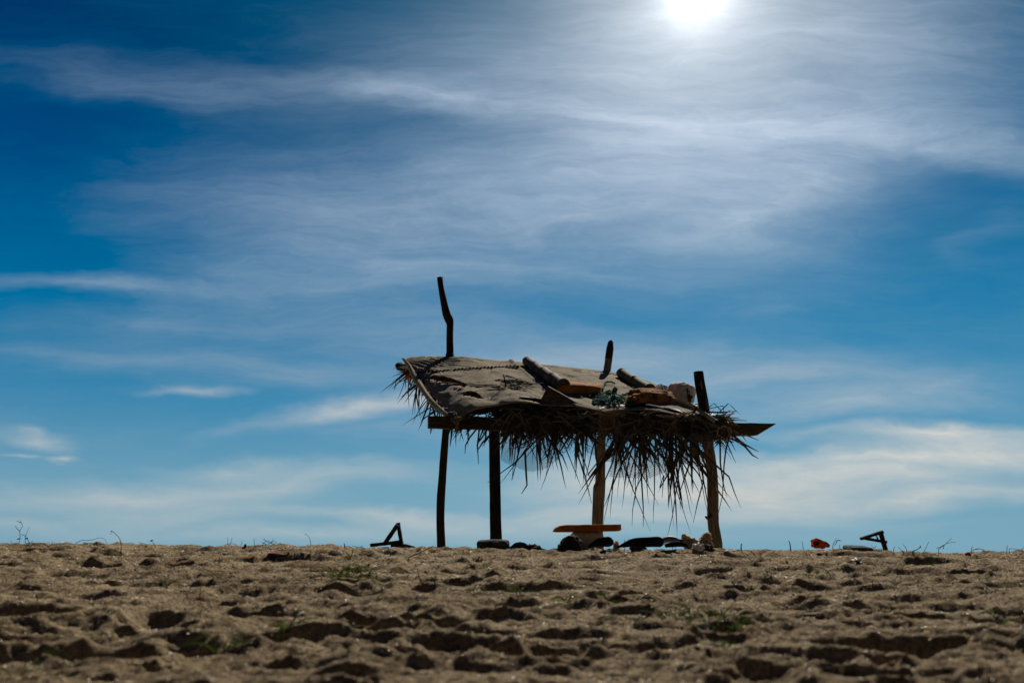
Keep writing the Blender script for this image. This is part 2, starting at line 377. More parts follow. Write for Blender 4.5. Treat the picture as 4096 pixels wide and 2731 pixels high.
def frond(mb, base, d, length, nl, ll, lw, r_, spread=.5, droop=.12, side=None):
    """palm frond: rachis with leaflets on both sides"""
    pts = [Vector(base)]; dv = Vector(d).normalized(); n = 8
    for i in range(n):
        dv = (dv+Vector((0, 0, -droop*.5))+Vector((r_.uniform(-.05, .05), r_.uniform(-.05, .05), 0))).normalized()
        pts.append(pts[-1]+dv*length/n)
    tube(mb, pts, [.011-.008*i/n for i in range(n+1)], 5)
    for k in range(nl):
        t = k/nl*n; i = min(int(t), n-1); q = pts[i].lerp(pts[i+1], t-i); tg = (pts[i+1]-pts[i]).normalized()
        sv = tg.cross(Vector((0, 1, .15))).normalized()*(1 if k % 2 else -1)
        if sv.length < .1: sv = Vector((1, 0, 0))
        a = spread*r_.uniform(.45, 1.25)
        dd = tg*math.cos(a)+sv*math.sin(a)+Vector((0, r_.uniform(-.15, .15), 0))
        strip(mb, q, dd, ll*r_.uniform(.5, 1.15)*(1-.35*k/nl), lw*r_.uniform(.6, 1.2), droop*r_.uniform(.2, 1.8), r_, 7, .25, .17)

def hsh(ix, iy, iz):
    h = (ix*374761393+iy*668265263+iz*2147483647) & 0xffffffff
    h = ((h ^ (h >> 13))*1274126177) & 0xffffffff
    return ((h ^ (h >> 16)) & 0xffff)/65535.
def vn3(x, y, z):
    ix, iy, iz = math.floor(x), math.floor(y), math.floor(z); fx, fy, fz = x-ix, y-iy, z-iz
    fx = fx*fx*(3-2*fx); fy = fy*fy*(3-2*fy); fz = fz*fz*(3-2*fz)
    def c(a, b): return hsh(ix+a, iy+b, iz)*(1-fz)+hsh(ix+a, iy+b, iz+1)*fz
    return ((c(0, 0)*(1-fx)+c(1, 0)*fx)*(1-fy)+(c(0, 1)*(1-fx)+c(1, 1)*fx)*fy)*2-1
def fbm3(p, s, o=3):
    a = 0; k = 1
    for i in range(o): a += k*vn3(p[0]*s+i*17, p[1]*s, p[2]*s); s *= 2.1; k *= .5
    return a

def blob(mb, c, ax, ay, az, power=2.0, res=14, noise=.1, ns=6., taper=0., off=0.):
    """super-ellipsoid with fractal noise: c centre, ax/ay/az half-axis vectors"""
    c = Vector(c); vs = []; fs = []; idx = {}
    def vert(u):
        key = tuple(round(q, 5) for q in u)
        if key in idx: return idx[key]
        x, y, z = u
        m = (abs(x)**power+abs(y)**power+abs(z)**power)**(1/power)
        x, y, z = x/m, y/m, z/m
        k = 1+noise*fbm3((x+off, y+off*1.3, z), ns/3.)
        tz = 1-taper*z
        idx[key] = len(vs); vs.append(c+(ax*x*tz+ay*y*tz+az*z)*k)
        return idx[key]
    for axis in range(3):
        for s in (-1, 1):
            for i in range(res):
                for j in range(res):
                    q = []
                    for a, b in ((i, j), (i+1, j), (i+1, j+1), (i, j+1)):
                        u = [0, 0, 0]; u[axis] = s; u[(axis+1) % 3] = 2*a/res-1; u[(axis+2) % 3] = 2*b/res-1
                        q.append(vert(u))
                    if s < 0: q.reverse()
                    fs.append(tuple(q))
    mb.add(vs, fs)

def slab(mb, outline, depth, noise=.006, ns=9., bev=.15, sub=4, off=0):
    """outline: 3D points of the near face; depth: vector. Rounded, noisy solid with its own thickness"""
    o = [Vector(p) for p in outline]; ring = []
    for i in range(len(o)):
        for k in range(sub): ring.append(o[i].lerp(o[(i+1) % len(o)], k/sub))
    n = len(ring); cen = sum(ring, Vector())/n; depth = Vector(depth)
    prof = [(0., .0), (0.0, .5), (0.0, .86), (.08, .97), (.25, 1.), (.5, 1.0), (.75, 1.), (.92, .97), (1., .86), (1., .5), (1., .0)]
    vs = []; fs = []
    for d, s in prof:
        for p in ring:
            q = cen+(p-cen)*s+depth*d
            k = fbm3((q.x+off, q.y, q.z), ns)
            vs.append(q+((p-cen).normalized()*k+depth.normalized()*fbm3((q.x, q.y+9+off, q.z), ns)*.8)*noise)
    for i in range(len(prof)-1):
        for k in range(n):
            k2 = (k+1) % n; fs.append((i*n+k, i*n+k2, (i+1)*n+k2, (i+1)*n+k))
    mb.add(vs, fs)

def bar(mb, a, b, hw, hd, wob=.06, seed=0, n=8, up=None):
    """rectangular timber from a to b, half height hw, half depth hd"""
    a = Vector(a); b = Vector(b); t = (b-a).normalized(); y = Vector((0, 1, 0)); y = (y-t*y.dot(t)).normalized(); z = t.cross(y)
    r_ = random.Random(seed); vs = []; fs = []
    cs = [(-1, -.86), (-.9, -1), (.9, -1), (1, -.86), (1, .86), (.9, 1), (-.9, 1), (-1, .86)]
    for i in range(n+1):
        p = a.lerp(b, i/n); k = 1+wob*math.sin(i*1.7+seed)+r_.uniform(-wob, wob)*.6
        for u, v in cs: vs.append(p+z*hw*u*k+y*hd*v)
    for i in range(n):
        for k in range(8): fs.append((i*8+k, i*8+(k+1) % 8, (i+1)*8+(k+1) % 8, (i+1)*8+k))
    fs.append(tuple(range(7, -1, -1))); fs.append(tuple(n*8+k for k in range(8)))
    mb.add(vs, fs)

# ------------------------------------------------------------ ground: one sheet of trodden sand rising to a crest
def hash2(ix, iy):
    h = (ix.astype(np.int64)*374761393+iy.astype(np.int64)*668265263) & 0xffffffff
    h = ((h ^ (h >> 13))*1274126177) & 0xffffffff
    return ((h ^ (h >> 16)) & 0xffff)/65535.
def vnoise(x, y):
    ix = np.floor(x); iy = np.floor(y); fx = x-ix; fy = y-iy
    fx = fx*fx*fx*(fx*(fx*6-15)+10); fy = fy*fy*fy*(fy*(fy*6-15)+10)
    a = hash2(ix, iy); b = hash2(ix+1, iy); c = hash2(ix, iy+1); d = hash2(ix+1, iy+1)
    return ((a*(1-fx)+b*fx)*(1-fy)+(c*(1-fx)+d*fx)*fy)*2-1
PY = [-20, 0, 1.9, 2.6, 3.5, 4.5, 5.4, 6.0, 6.5, 7.3, 8.5, 11, 20, 60, 200, 1500]
PZ = [-.02, -.01, 0., .03, .085, .165, .235, .268, .275, .262, .235, .18, .0, -1.3, -4.0, -22]
yy = np.linspace(-20, 30, 5001); zz = np.interp(yy, PY, PZ); ker = np.hanning(121); ker /= ker.sum()
zz = np.convolve(np.pad(zz, 60, 'edge'), ker, 'valid')
def base_z(x, y):
    z = np.where(y < 29, np.interp(y, yy, zz), np.interp(y, PY, PZ))
    k = np.clip((y-2.3)/3.6, 0, 1)
    z = z-k*.0080*np.clip(x, -9, 9)+k*.012*np.exp(-((x+2.95)/.45)**2)*np.clip(1-np.abs(y-6.2)/2.5, 0, 1)
    return z
rows = [-3.0]
while rows[-1] < 13: rows.append(rows[-1]+max(.0062, min(.045, .0048*abs(rows[-1]))) if rows[-1] > .9 else rows[-1]+.06)
while rows[-1] < 1500: rows.append(rows[-1]*1.035+.02)
rows = np.array(rows); NR = len(rows)
NC = 860; us = np.linspace(-1.25, 1.25, NC)
half = (np.maximum(rows, 0)+1.6)
X = us[None, :]*half[:, None]; Y = np.repeat(rows[:, None], NC, 1)
Z = base_z(X, Y)
fade = np.clip((40-Y)/20, 0, 1)
wx = X+.15*vnoise(X*2.3+5, Y*2.3); wy = Y+.15*vnoise(X*2.1, Y*2.1+9)
def relief(x, y):
    wx = x+.10*vnoise(x*2.3+5, y*2.3); wy = y+.08*vnoise(x*2.1, y*2.1+9)
    return (.012*vnoise(wx*.9, wy*1.7+3)+.0185*vnoise(wx*2.2+50, wy*6.0)+.0190*vnoise(wx*4.1+8, wy*10.5)
            +.0135*vnoise(wx*8+8, wy*19)+.0072*vnoise(x*22+1, y*36)+.0036*vnoise(x*52, y*71))
h0 = relief(X, Y)
# relief sheared: slopes facing the camera made steeper so they fall into shade
Z -= .014*np.clip((Y-2.5)/3, 0, 1)*fade
Z += fade*(relief(X, Y+.85*h0)+.0016*vnoise(X*110, Y*121))
def pit(cx, cy, a, b, ang, dep, rim=.35, flatn=1.0):
    r = max(a, b)*1.7
    i0, i1 = np.searchsorted(rows, [cy-r, cy+r])
    if i1-i0 < 2: return
    h = half[i0:i1]; lo = (cx-r)/h.min() if cx-r > 0 else (cx-r)/h.min(); hi = (cx+r)/h.min()
    lo = min((cx-r)/h.min(), (cx-r)/h.max()); hi = max((cx+r)/h.min(), (cx+r)/h.max())
    j0, j1 = np.searchsorted(us, [lo, hi])
    if j1-j0 < 2: return
    x = X[i0:i1, j0:j1]-cx; y = Y[i0:i1, j0:j1]-cy
    c, s = math.cos(ang), math.sin(ang)
    q = np.sqrt(((x*c+y*s)/a)**2+((-x*s+y*c)/b)**2)
    q = q*(1+.13*vnoise((x+cx)*9+3, (y+cy)*9))
    bowl = -dep*np.clip(1-q**2.6, 0, 1)
    rimz = dep*rim*np.exp(-((q-1.15)/.22)**2)
    Z[i0:i1, j0:j1] += bowl+rimz
r2 = np.random.RandomState(5)
for i in range(5200):
    cy = 1.1+12*r2.rand()**.8; cx = (r2.rand()*2-1)*1.2*(cy+1.6)
    s = r2.choice([1., .7, .45], p=[.25, .4, .35])
    a = s*(.085+.085*r2.rand()); b = a*(.45+.35*r2.rand())
    pit(cx, cy, a, b, r2.randn()*.45, s*(.008+.020*r2.rand()), .25+.3*r2.rand())
def ground_hit_base(sx, sy):
    d = ray(sx, sy); d = d/d.y
    for k in range(1, 4000):
        y = 1.0+k*.003
        if CAMZ+d.z*y < float(base_z(np.array(d.x*y), np.array(y))): return d.x*y, y
        if y > 12: break
    return d.x*6.4, 6.4
# the larger hollows (photo pixel, width in px, depth)
for sx, sy, wpx, dep in [(1450, 2520, 380, .06), (1700, 2470, 220, .05), (3550, 2605, 620, .075), (2420, 2505, 90, .03), (2950, 2465, 260, .05),
                         (2020, 2360, 190, .035), (1040, 2410, 120, .04), (760, 2455, 150, .035), (150, 2475, 260, .05), (300, 2400, 330, .04),
                         (3100, 2330, 300, .035), (2960, 2355, 170, .04), (2900, 2560, 260, .04), (3700, 2480, 300, .05), (2230, 2585, 280, .04),
                         (1100, 2560, 360, .05), (420, 2620, 420, .05), (3870, 2290, 230, .04), (2550, 2385, 260, .04), (1650, 2625, 420, .05), (3000, 2700, 420, .045)]:
    gx, gy = ground_hit_base(sx, sy); s = wpx*gy/F/2
    pit(gx, gy+.02, s, min(s*.6, .13+.02*gy), r2.rand()*.5-.25, dep*.95, .35)
def gz(x, y):
    i = int(np.clip(np.searchsorted(rows, y)-1, 0, NR-2)); t = (y-rows[i])/(rows[i+1]-rows[i])
    h = half[i]*(1-t)+half[i+1]*t; u = (x/h+1.25)/2.5*(NC-1); j = int(np.clip(u, 0, NC-2)); s = min(max(u-j, 0), 1)
    return float((Z[i, j]*(1-s)+Z[i, j+1]*s)*(1-t)+(Z[i+1, j]*(1-s)+Z[i+1, j+1]*s)*t)
def ghit(sx, sy):
    """where the ray of a photo pixel meets the sand"""
    d = ray(sx, sy); d = d/d.y; y = 1.2
    while y < 12:
        x = d.x*y
        if CAMZ+d.z*y < gz(x, y): return Vector((x, y, gz(x, y)))
        y += .01
    return Vector((d.x*6.4, 6.4, gz(d.x*6.4, 6.4)))
me = bpy.data.meshes.new('sand')
me.vertices.add(NR*NC); me.vertices.foreach_set('co', np.stack([X, Y, Z], -1).astype(np.float32).ravel())
ii, jj = np.meshgrid(np.arange(NR-1), np.arange(NC-1), indexing='ij'); q = (ii*NC+jj).ravel()
quads = np.stack([q, q+1, q+NC+1, q+NC], -1).astype(np.int32)
me.loops.add(quads.size); me.loops.foreach_set('vertex_index', quads.ravel())
me.polygons.add(len(quads)); me.polygons.foreach_set('loop_start', np.arange(0, quads.size, 4, dtype=np.int32))
me.polygons.foreach_set('use_smooth', np.ones(len(quads), dtype=bool))
me.update(calc_edges=True); me.materials.append(MAT['sand'])
sand = bpy.data.objects.new('sand', me); sc.collection.objects.link(sand); sand['kind'] = 'structure'

# ------------------------------------------------------------ the shelter
def W(px, Y): return px*Y/F      # photo pixels to metres at depth Y (about)
SH = thing('beach_shelter', (0.6, 10.4, .38), 'crooked driftwood shelter with a sand coloured net roof and ragged palm thatch on four posts', 'shelter')

def post(pts, Y, rads, mat, **k):
    mb = MB(); tube(mb, [P(x, y, Y) for x, y in pts], [W(r, Y)/.985 for r in rads], 14, **k); return mb
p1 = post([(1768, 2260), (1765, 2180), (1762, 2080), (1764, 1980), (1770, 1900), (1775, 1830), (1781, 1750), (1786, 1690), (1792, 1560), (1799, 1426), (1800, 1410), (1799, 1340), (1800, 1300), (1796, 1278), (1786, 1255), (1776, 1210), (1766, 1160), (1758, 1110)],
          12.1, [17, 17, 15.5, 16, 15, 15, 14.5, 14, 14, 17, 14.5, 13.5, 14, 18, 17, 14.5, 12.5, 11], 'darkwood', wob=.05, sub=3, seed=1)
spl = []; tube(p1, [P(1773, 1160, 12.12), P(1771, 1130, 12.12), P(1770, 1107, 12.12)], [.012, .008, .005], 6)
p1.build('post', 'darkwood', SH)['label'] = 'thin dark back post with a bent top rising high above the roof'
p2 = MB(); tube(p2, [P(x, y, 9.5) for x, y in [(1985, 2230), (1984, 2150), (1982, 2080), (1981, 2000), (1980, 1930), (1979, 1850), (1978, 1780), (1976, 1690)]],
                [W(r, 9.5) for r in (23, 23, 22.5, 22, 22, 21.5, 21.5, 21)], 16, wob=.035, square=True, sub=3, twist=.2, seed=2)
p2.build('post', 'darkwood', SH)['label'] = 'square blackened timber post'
p3 = post([(2388, 2260), (2389, 2120), (2391, 2060), (2394, 1990), (2396, 1950), (2401, 1930), (2403, 1850), (2406, 1740), (2416, 1600), (2427, 1490), (2434, 1440), (2440, 1395), (2444, 1366)],
          12.35, [22.5, 22, 22, 22, 22, 19, 17.5, 17, 15, 14.5, 14.5, 13.5, 8], 'greywood', wob=.05, sub=3, seed=3)
P3O = p3.build('post', 'greywood', SH); P3O['label'] = 'smooth grey brown back post with a pointed top'
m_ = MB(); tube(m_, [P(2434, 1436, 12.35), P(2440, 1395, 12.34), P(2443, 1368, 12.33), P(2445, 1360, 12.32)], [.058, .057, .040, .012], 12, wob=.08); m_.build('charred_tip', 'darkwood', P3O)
p4 = post([(2868, 2260), (2864, 2170), (2856, 2110), (2853, 2075), (2852, 2000), (2850, 1930), (2845, 1860), (2836, 1800), (2826, 1730), (2819, 1650), (2806, 1570), (2797, 1520), (2793, 1490)],
          9.95, [24, 24, 22, 22, 21, 20.5, 20, 20, 20, 20, 20, 19.5, 19], 'greywood', wob=.07, sub=3, seed=4)
tube(p4, [P(2842, 2070, 9.9), P(2834, 2072, 9.88), P(2821, 2066, 9.86)], [W(14, 9.9), W(9, 9.9), W(3, 9.9)], 8, wob=.1)
P4O = p4.build('post', 'greywood', SH); P4O['label'] = 'gnarled grey brown front post with a dark sawn top'
m_ = MB(); tube(m_, [P(2826, 1732, 9.95), P(2819, 1650, 9.95), P(2806, 1570, 9.95), P(2797, 1520, 9.95), P(2793, 1487, 9.95)], [.064, .066, .066, .064, .063], 14, wob=.05, sub=2); m_.build('charred_top', 'darkwood', P4O)

# front beam: plank with a slanting right end
b0a, b0b = P(1718, 1662, 9.1), P(1718, 1710, 9.1)
b1a, b1b = P(3104, 1694, 9.68), P(3030, 1741, 9.66)
mb = MB(); nseg = 40; vs = []; fs = []
r_ = random.Random(3)
for i in range(nseg+1):
    t = i/nseg; a = b0a.lerp(b1a, t); b = b0b.lerp(b1b, t)
    j = Vector((0, 0, r_.uniform(-.004, .004))); j2 = Vector((0, 0, r_.uniform(-.004, .004)))
    dv = Vector((-.03, .085, 0))
    for q in (a+j+Vector((0, .006, 0)), a+j-Vector((0, 0, .006)), b+j2+Vector((0, 0, .006)), b+j2+Vector((0, .006, 0)), b+j2+dv, a+j+dv): vs.append(q)
for i in range(nseg):
    for k in range(6): fs.append((i*6+k, i*6+(k+1) % 6, (i+1)*6+(k+1) % 6, (i+1)*6+k))
fs += [(5, 4, 3, 2, 1, 0), tuple(nseg*6+k for k in range(6))]
mb.add(vs, fs); bo = mb.build('beam', 'beam', SH, smooth=False); bo['label'] = 'long dark front plank with a slanted right end'
# back beam and rafters
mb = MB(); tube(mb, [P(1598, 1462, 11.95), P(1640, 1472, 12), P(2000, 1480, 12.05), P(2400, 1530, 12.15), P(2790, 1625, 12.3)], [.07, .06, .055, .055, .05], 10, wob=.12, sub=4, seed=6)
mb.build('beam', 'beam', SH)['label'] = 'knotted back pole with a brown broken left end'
raft = [((2001, 1690, 8.98), (1900, 1490, 12.0), 15), ((2425, 1688, 9.15), (2330, 1525, 12.2), 15), ((2893, 1731, 9.32), (2740, 1640, 12.3), 15)]
for k, (a, b, r) in enumerate(raft):
    mb = MB(); tube(mb, [P(*a), P(*a).lerp(P(*b), .5), P(*b)], W(r, 9.1), 12, wob=.05, sub=3, seed=20+k)
    mb.build('rafter', 'board', SH)

# canopy: ruled patch between back edge and front edge, wrinkled, with torn holes
BACK = [(1612, 1437), (1640, 1428), (1680, 1424), (1800, 1426), (1850, 1425), (1925, 1434), (2000, 1442), (2033, 1441), (2043, 1432), (2056, 1444), (2160, 1456), (2300, 1470), (2400, 1480), (2500, 1495), (2560, 1512), (2620, 1535), (2680, 1560), (2740, 1590)]
FRONT = [(1822, 1684), (1842, 1662), (1868, 1642), (1900, 1627), (1950, 1617), (2005, 1609), (2040, 1602), (2070, 1598), (2120, 1600), (2200, 1612), (2300, 1615), (2370, 1628), (2420, 1640), (2470, 1632), (2560, 1628), (2660, 1640), (2800, 1668), (2930, 1722)]
def pol(L_, s):
    x0, x1 = L_[0][0], L_[-1][0]; x = x0+(x1-x0)*s
    for (a, b), (c, d) in zip(L_, L_[1:]):
        if x <= c: return x, b+(d-b)*(x-a)/max(c-a, 1e-6)
    return L_[-1]
def patch(s, t):
    bx, by = pol(BACK, s); fx, fy = pol(FRONT, s)
    B = P(bx, by, 12.0+.3*s); Fp = P(fx, fy, 9.02+.42*s)
    p = Fp.lerp(B, t)
    return p
NS, NT = 190, 90
cv = np.zeros((NS+1, NT+1, 3))
for i in range(NS+1):
    for j in range(NT+1):
        cv[i, j] = patch(i/NS, j/NT)
nrmz = Vector((0, -.45, .89)).normalized()
S_, T_ = np.meshgrid(np.linspace(0, 1, NS+1), np.linspace(0, 1, NT+1), indexing='ij')
env = np.clip(T_/.06, 0, 1)*np.clip((1-T_)/.05, 0, 1)
XX, YY = cv[..., 0], cv[..., 1]
h = .010*vnoise(XX*1.4+13, YY*1.0+4)+.007*vnoise(XX*4+1, YY*3)+.004*vnoise(XX*11, YY*9)+.0025*vnoise(XX*25, YY*21)
# ribs of the thatch pressing through, fans of tension wrinkles at the back left corner
ang = np.arctan2((T_-1.02)*3.0, (S_+.02)*4.0)
rad = np.hypot((T_-1.02)*3.0, (S_+.02)*4.0)
h += .016*np.sin(ang*40+2*vnoise(XX*2, YY*2))*np.exp(-((rad-.7)/.75)**2)*np.clip(1.5-rad, 0, 1)
h += .004*np.abs(np.sin(XX*9+YY*1.5+2*vnoise(XX*2, YY*1.1)))*(.4+.6*vnoise(XX*1.3, YY*.9)**2)
for _ in range(46):
    s0, t0 = nrs.rand(), nrs.rand()*.95; r0 = .02+.03*nrs.rand(); d = ((S_-s0)*4.2)**2+((T_-t0)*3)**2
    h += nrs.choice([-.02, .016])*np.exp(-d/(r0*2.2)**2)
sag = -.03*np.sin(np.pi*S_*3)**2*np.sin(np.pi*T_)
front_lip = -.03*np.exp(-T_/.03)
cz = (h*np.clip(env+.25, 0, 1)+sag*.5)
for k in range(3): cv[..., k] += cz*nrmz[k]
cv[..., 2] += front_lip
mb = MB(); mb.v = [tuple(p) for p in cv.reshape(-1, 3)]
def hole(s, t):
    x, y = s*1000, t
    def e(cs, ct, a, b, rot=0): 
        dx_, dy_ = (s-cs)*4.2, (t-ct)*3; c, sn = math.cos(rot), math.sin(rot)
        u = (dx_*c+dy_*sn)/a; v = (-dx_*sn+dy_*c)/b
        return u*u+v*v < 1+.5*fbm3((s*60, t*40, 1), 1, 2)
    return (e(.072, .45, .12, .42, .5) or e(.045, .66, .05, .2, .4) or e(.10, .17, .10, .22, .5)
            or e(.295, .40, .24, .13, .05) or e(.155, .30, .05, .05) or e(.27, .33, .07, .03) or e(.60, .84, .05, .03) or e(.70, .9, .22, .03, -.1) or e(.29, .05, .1, .1))
for i in range(NS):
    for j in range(NT):
        if hole((i+.5)/NS, (j+.5)/NT): continue
        a = i*(NT+1)+j; mb.f.append((a, a+NT+1, a+NT+2, a+1))
canopy_bvh = BVHTree.FromPolygons([Vector(v) for v in mb.v], [(i*(NT+1)+j, (i+1)*(NT+1)+j, (i+1)*(NT+1)+j+1, i*(NT+1)+j+1) for i in range(NS) for j in range(NT)])
cano = mb.build('canopy', 'canopy', SH)
md = cano.modifiers.new('thick', 'SOLIDIFY'); md.thickness = .006; md.offset = -1
cano['label'] = 'sagging sand coloured net cloth with torn holes and a stitched seam'
def on_roof(sx, sy, lift=0.):
    d = ray(sx, sy).normalized(); loc, nr, idx, ds = canopy_bvh.ray_cast(CAM, d)
    if loc is None:
        loc, nr, idx, ds = canopy_bvh.find_nearest(P(sx, sy, 10.5))
    if nr.z < 0: nr = -nr
    return loc+Vector((0, -.25, .97))*lift, nr
# thatch bed under the canopy (seen through the holes and along the edges)
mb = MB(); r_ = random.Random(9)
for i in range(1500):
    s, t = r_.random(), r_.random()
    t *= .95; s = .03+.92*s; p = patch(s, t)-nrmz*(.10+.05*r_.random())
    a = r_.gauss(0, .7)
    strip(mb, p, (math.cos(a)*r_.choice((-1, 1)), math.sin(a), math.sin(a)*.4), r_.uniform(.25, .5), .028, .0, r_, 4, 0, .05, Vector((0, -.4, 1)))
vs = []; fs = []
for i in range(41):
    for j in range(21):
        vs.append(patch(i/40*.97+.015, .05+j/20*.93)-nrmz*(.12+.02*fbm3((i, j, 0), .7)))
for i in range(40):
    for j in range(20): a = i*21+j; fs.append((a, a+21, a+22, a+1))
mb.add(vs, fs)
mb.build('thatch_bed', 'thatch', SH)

# rolled hem running down the left edge, seams
mb = MB(); tube(mb, [P(1613, 1434, 11.9), P(1640, 1470, 11.5), P(1662, 1510, 11.0), P(1690, 1555, 10.4), P(1722, 1602, 9.9), P(1762, 1640, 9.5), P(1800, 1668, 9.2), P(1832, 1698, 9.02)],
                [.02, .035, .045, .04, .035, .03, .025, .015], 10, wob=.14, sub=4, seed=5)
mb.build('edge_roll', 'canopy', SH)
mb = MB(); pts = []
for k in range(60):
    t = k/59; x = 1655+(2090-1655)*t; y = 1496+(1468-1496)*t-6*math.sin(t*3)
    pts.append(on_roof(x, y, .008)[0])
for k in range(0, 59, 2):
    q = pts[k]; tube(mb, [q, q.lerp(pts[k+1], .9)+Vector((0, 0, .01))], [.013, .009], 6, wob=.3, seed=k)
tube(mb, pts, .006, 5)
mb.build('stitched_seam', 'darkwood', SH)
mb = MB(); tube(mb, [on_roof(1720+280*k/20, 1531+14*k/20+2*math.sin(k), .01)[0] for k in range(21)], .007, 6, wob=.2)
mb.build('cord', 'bamboo', SH)

# dense thatch along the front edge
mb = MB(); r_ = random.Random(12)
def front_pt(sx, sy, dy=0.): return P(sx, sy, 9.05+.45*(sx-1820)/1100+dy)
for k in range(30):
    x = 2040+850*k/29
for (x0, x1) in ((2045, 2400), (2400, 2900)):
    pts = [front_pt(x0+(x1-x0)*k/10, 1672+25*((x0+(x1-x0)*k/10)-2045)/850+5*math.sin(k*2), .05) for k in range(11)]
    tube(mb, pts, [.05]+[.085]*9+[.06], 12, wob=.3, sub=3, seed=int(x0))
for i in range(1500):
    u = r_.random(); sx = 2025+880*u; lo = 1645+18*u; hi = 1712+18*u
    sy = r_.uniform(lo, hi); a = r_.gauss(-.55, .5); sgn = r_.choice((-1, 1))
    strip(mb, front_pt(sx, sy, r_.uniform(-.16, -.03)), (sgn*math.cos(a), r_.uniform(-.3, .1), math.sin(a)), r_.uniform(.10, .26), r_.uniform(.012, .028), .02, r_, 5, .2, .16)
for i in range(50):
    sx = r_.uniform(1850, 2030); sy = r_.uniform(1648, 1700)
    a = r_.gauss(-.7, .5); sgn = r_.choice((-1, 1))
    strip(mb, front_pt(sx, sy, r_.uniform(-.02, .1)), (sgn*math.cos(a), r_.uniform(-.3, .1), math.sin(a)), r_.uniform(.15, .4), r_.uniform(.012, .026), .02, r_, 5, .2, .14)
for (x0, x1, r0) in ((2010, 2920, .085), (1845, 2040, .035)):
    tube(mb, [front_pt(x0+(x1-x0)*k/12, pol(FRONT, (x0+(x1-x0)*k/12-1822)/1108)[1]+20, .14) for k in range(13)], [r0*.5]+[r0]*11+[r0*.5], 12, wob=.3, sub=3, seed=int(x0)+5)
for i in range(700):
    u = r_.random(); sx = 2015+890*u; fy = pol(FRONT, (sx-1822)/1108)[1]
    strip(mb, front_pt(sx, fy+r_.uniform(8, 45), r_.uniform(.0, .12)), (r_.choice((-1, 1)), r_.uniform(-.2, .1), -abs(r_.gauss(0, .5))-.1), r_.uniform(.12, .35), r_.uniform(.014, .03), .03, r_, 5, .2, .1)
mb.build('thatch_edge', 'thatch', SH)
mb = MB()
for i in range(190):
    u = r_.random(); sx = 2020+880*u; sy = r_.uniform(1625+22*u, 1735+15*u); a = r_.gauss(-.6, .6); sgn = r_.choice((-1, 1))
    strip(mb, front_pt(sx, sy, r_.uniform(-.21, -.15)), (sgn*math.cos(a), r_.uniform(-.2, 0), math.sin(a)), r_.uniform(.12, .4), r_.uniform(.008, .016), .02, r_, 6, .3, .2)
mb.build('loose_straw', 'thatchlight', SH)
# hanging fronds
fr = []
for x in (2045, 2085, 2125, 2165, 2200, 2245, 2290, 2330): fr.append((x, 1665, .16, .72))
for x in (2455, 2490, 2525, 2560, 2600, 2635, 2670, 2705, 2740, 2770): fr.append((x, 1685, .18, .98))
for k, (x, y, ln, ll) in enumerate(fr):
    mb = MB(); b = front_pt(x+r_.uniform(-12, 12), y+r_.uniform(-10, 10), r_.uniform(-.12, .0))
    sl = (-1 if k % 2 else 1)*r_.uniform(.25, .95)
    frond(mb, b, (sl, r_.uniform(-.25, .05), -1), ln*r_.uniform(.75, 1.1), r_.randint(8, 11), ll*r_.uniform(.7, 1.35), r_.uniform(.022, .038), r_, .42, .045)
    mb.build('palm_frond', 'thatch', SH)
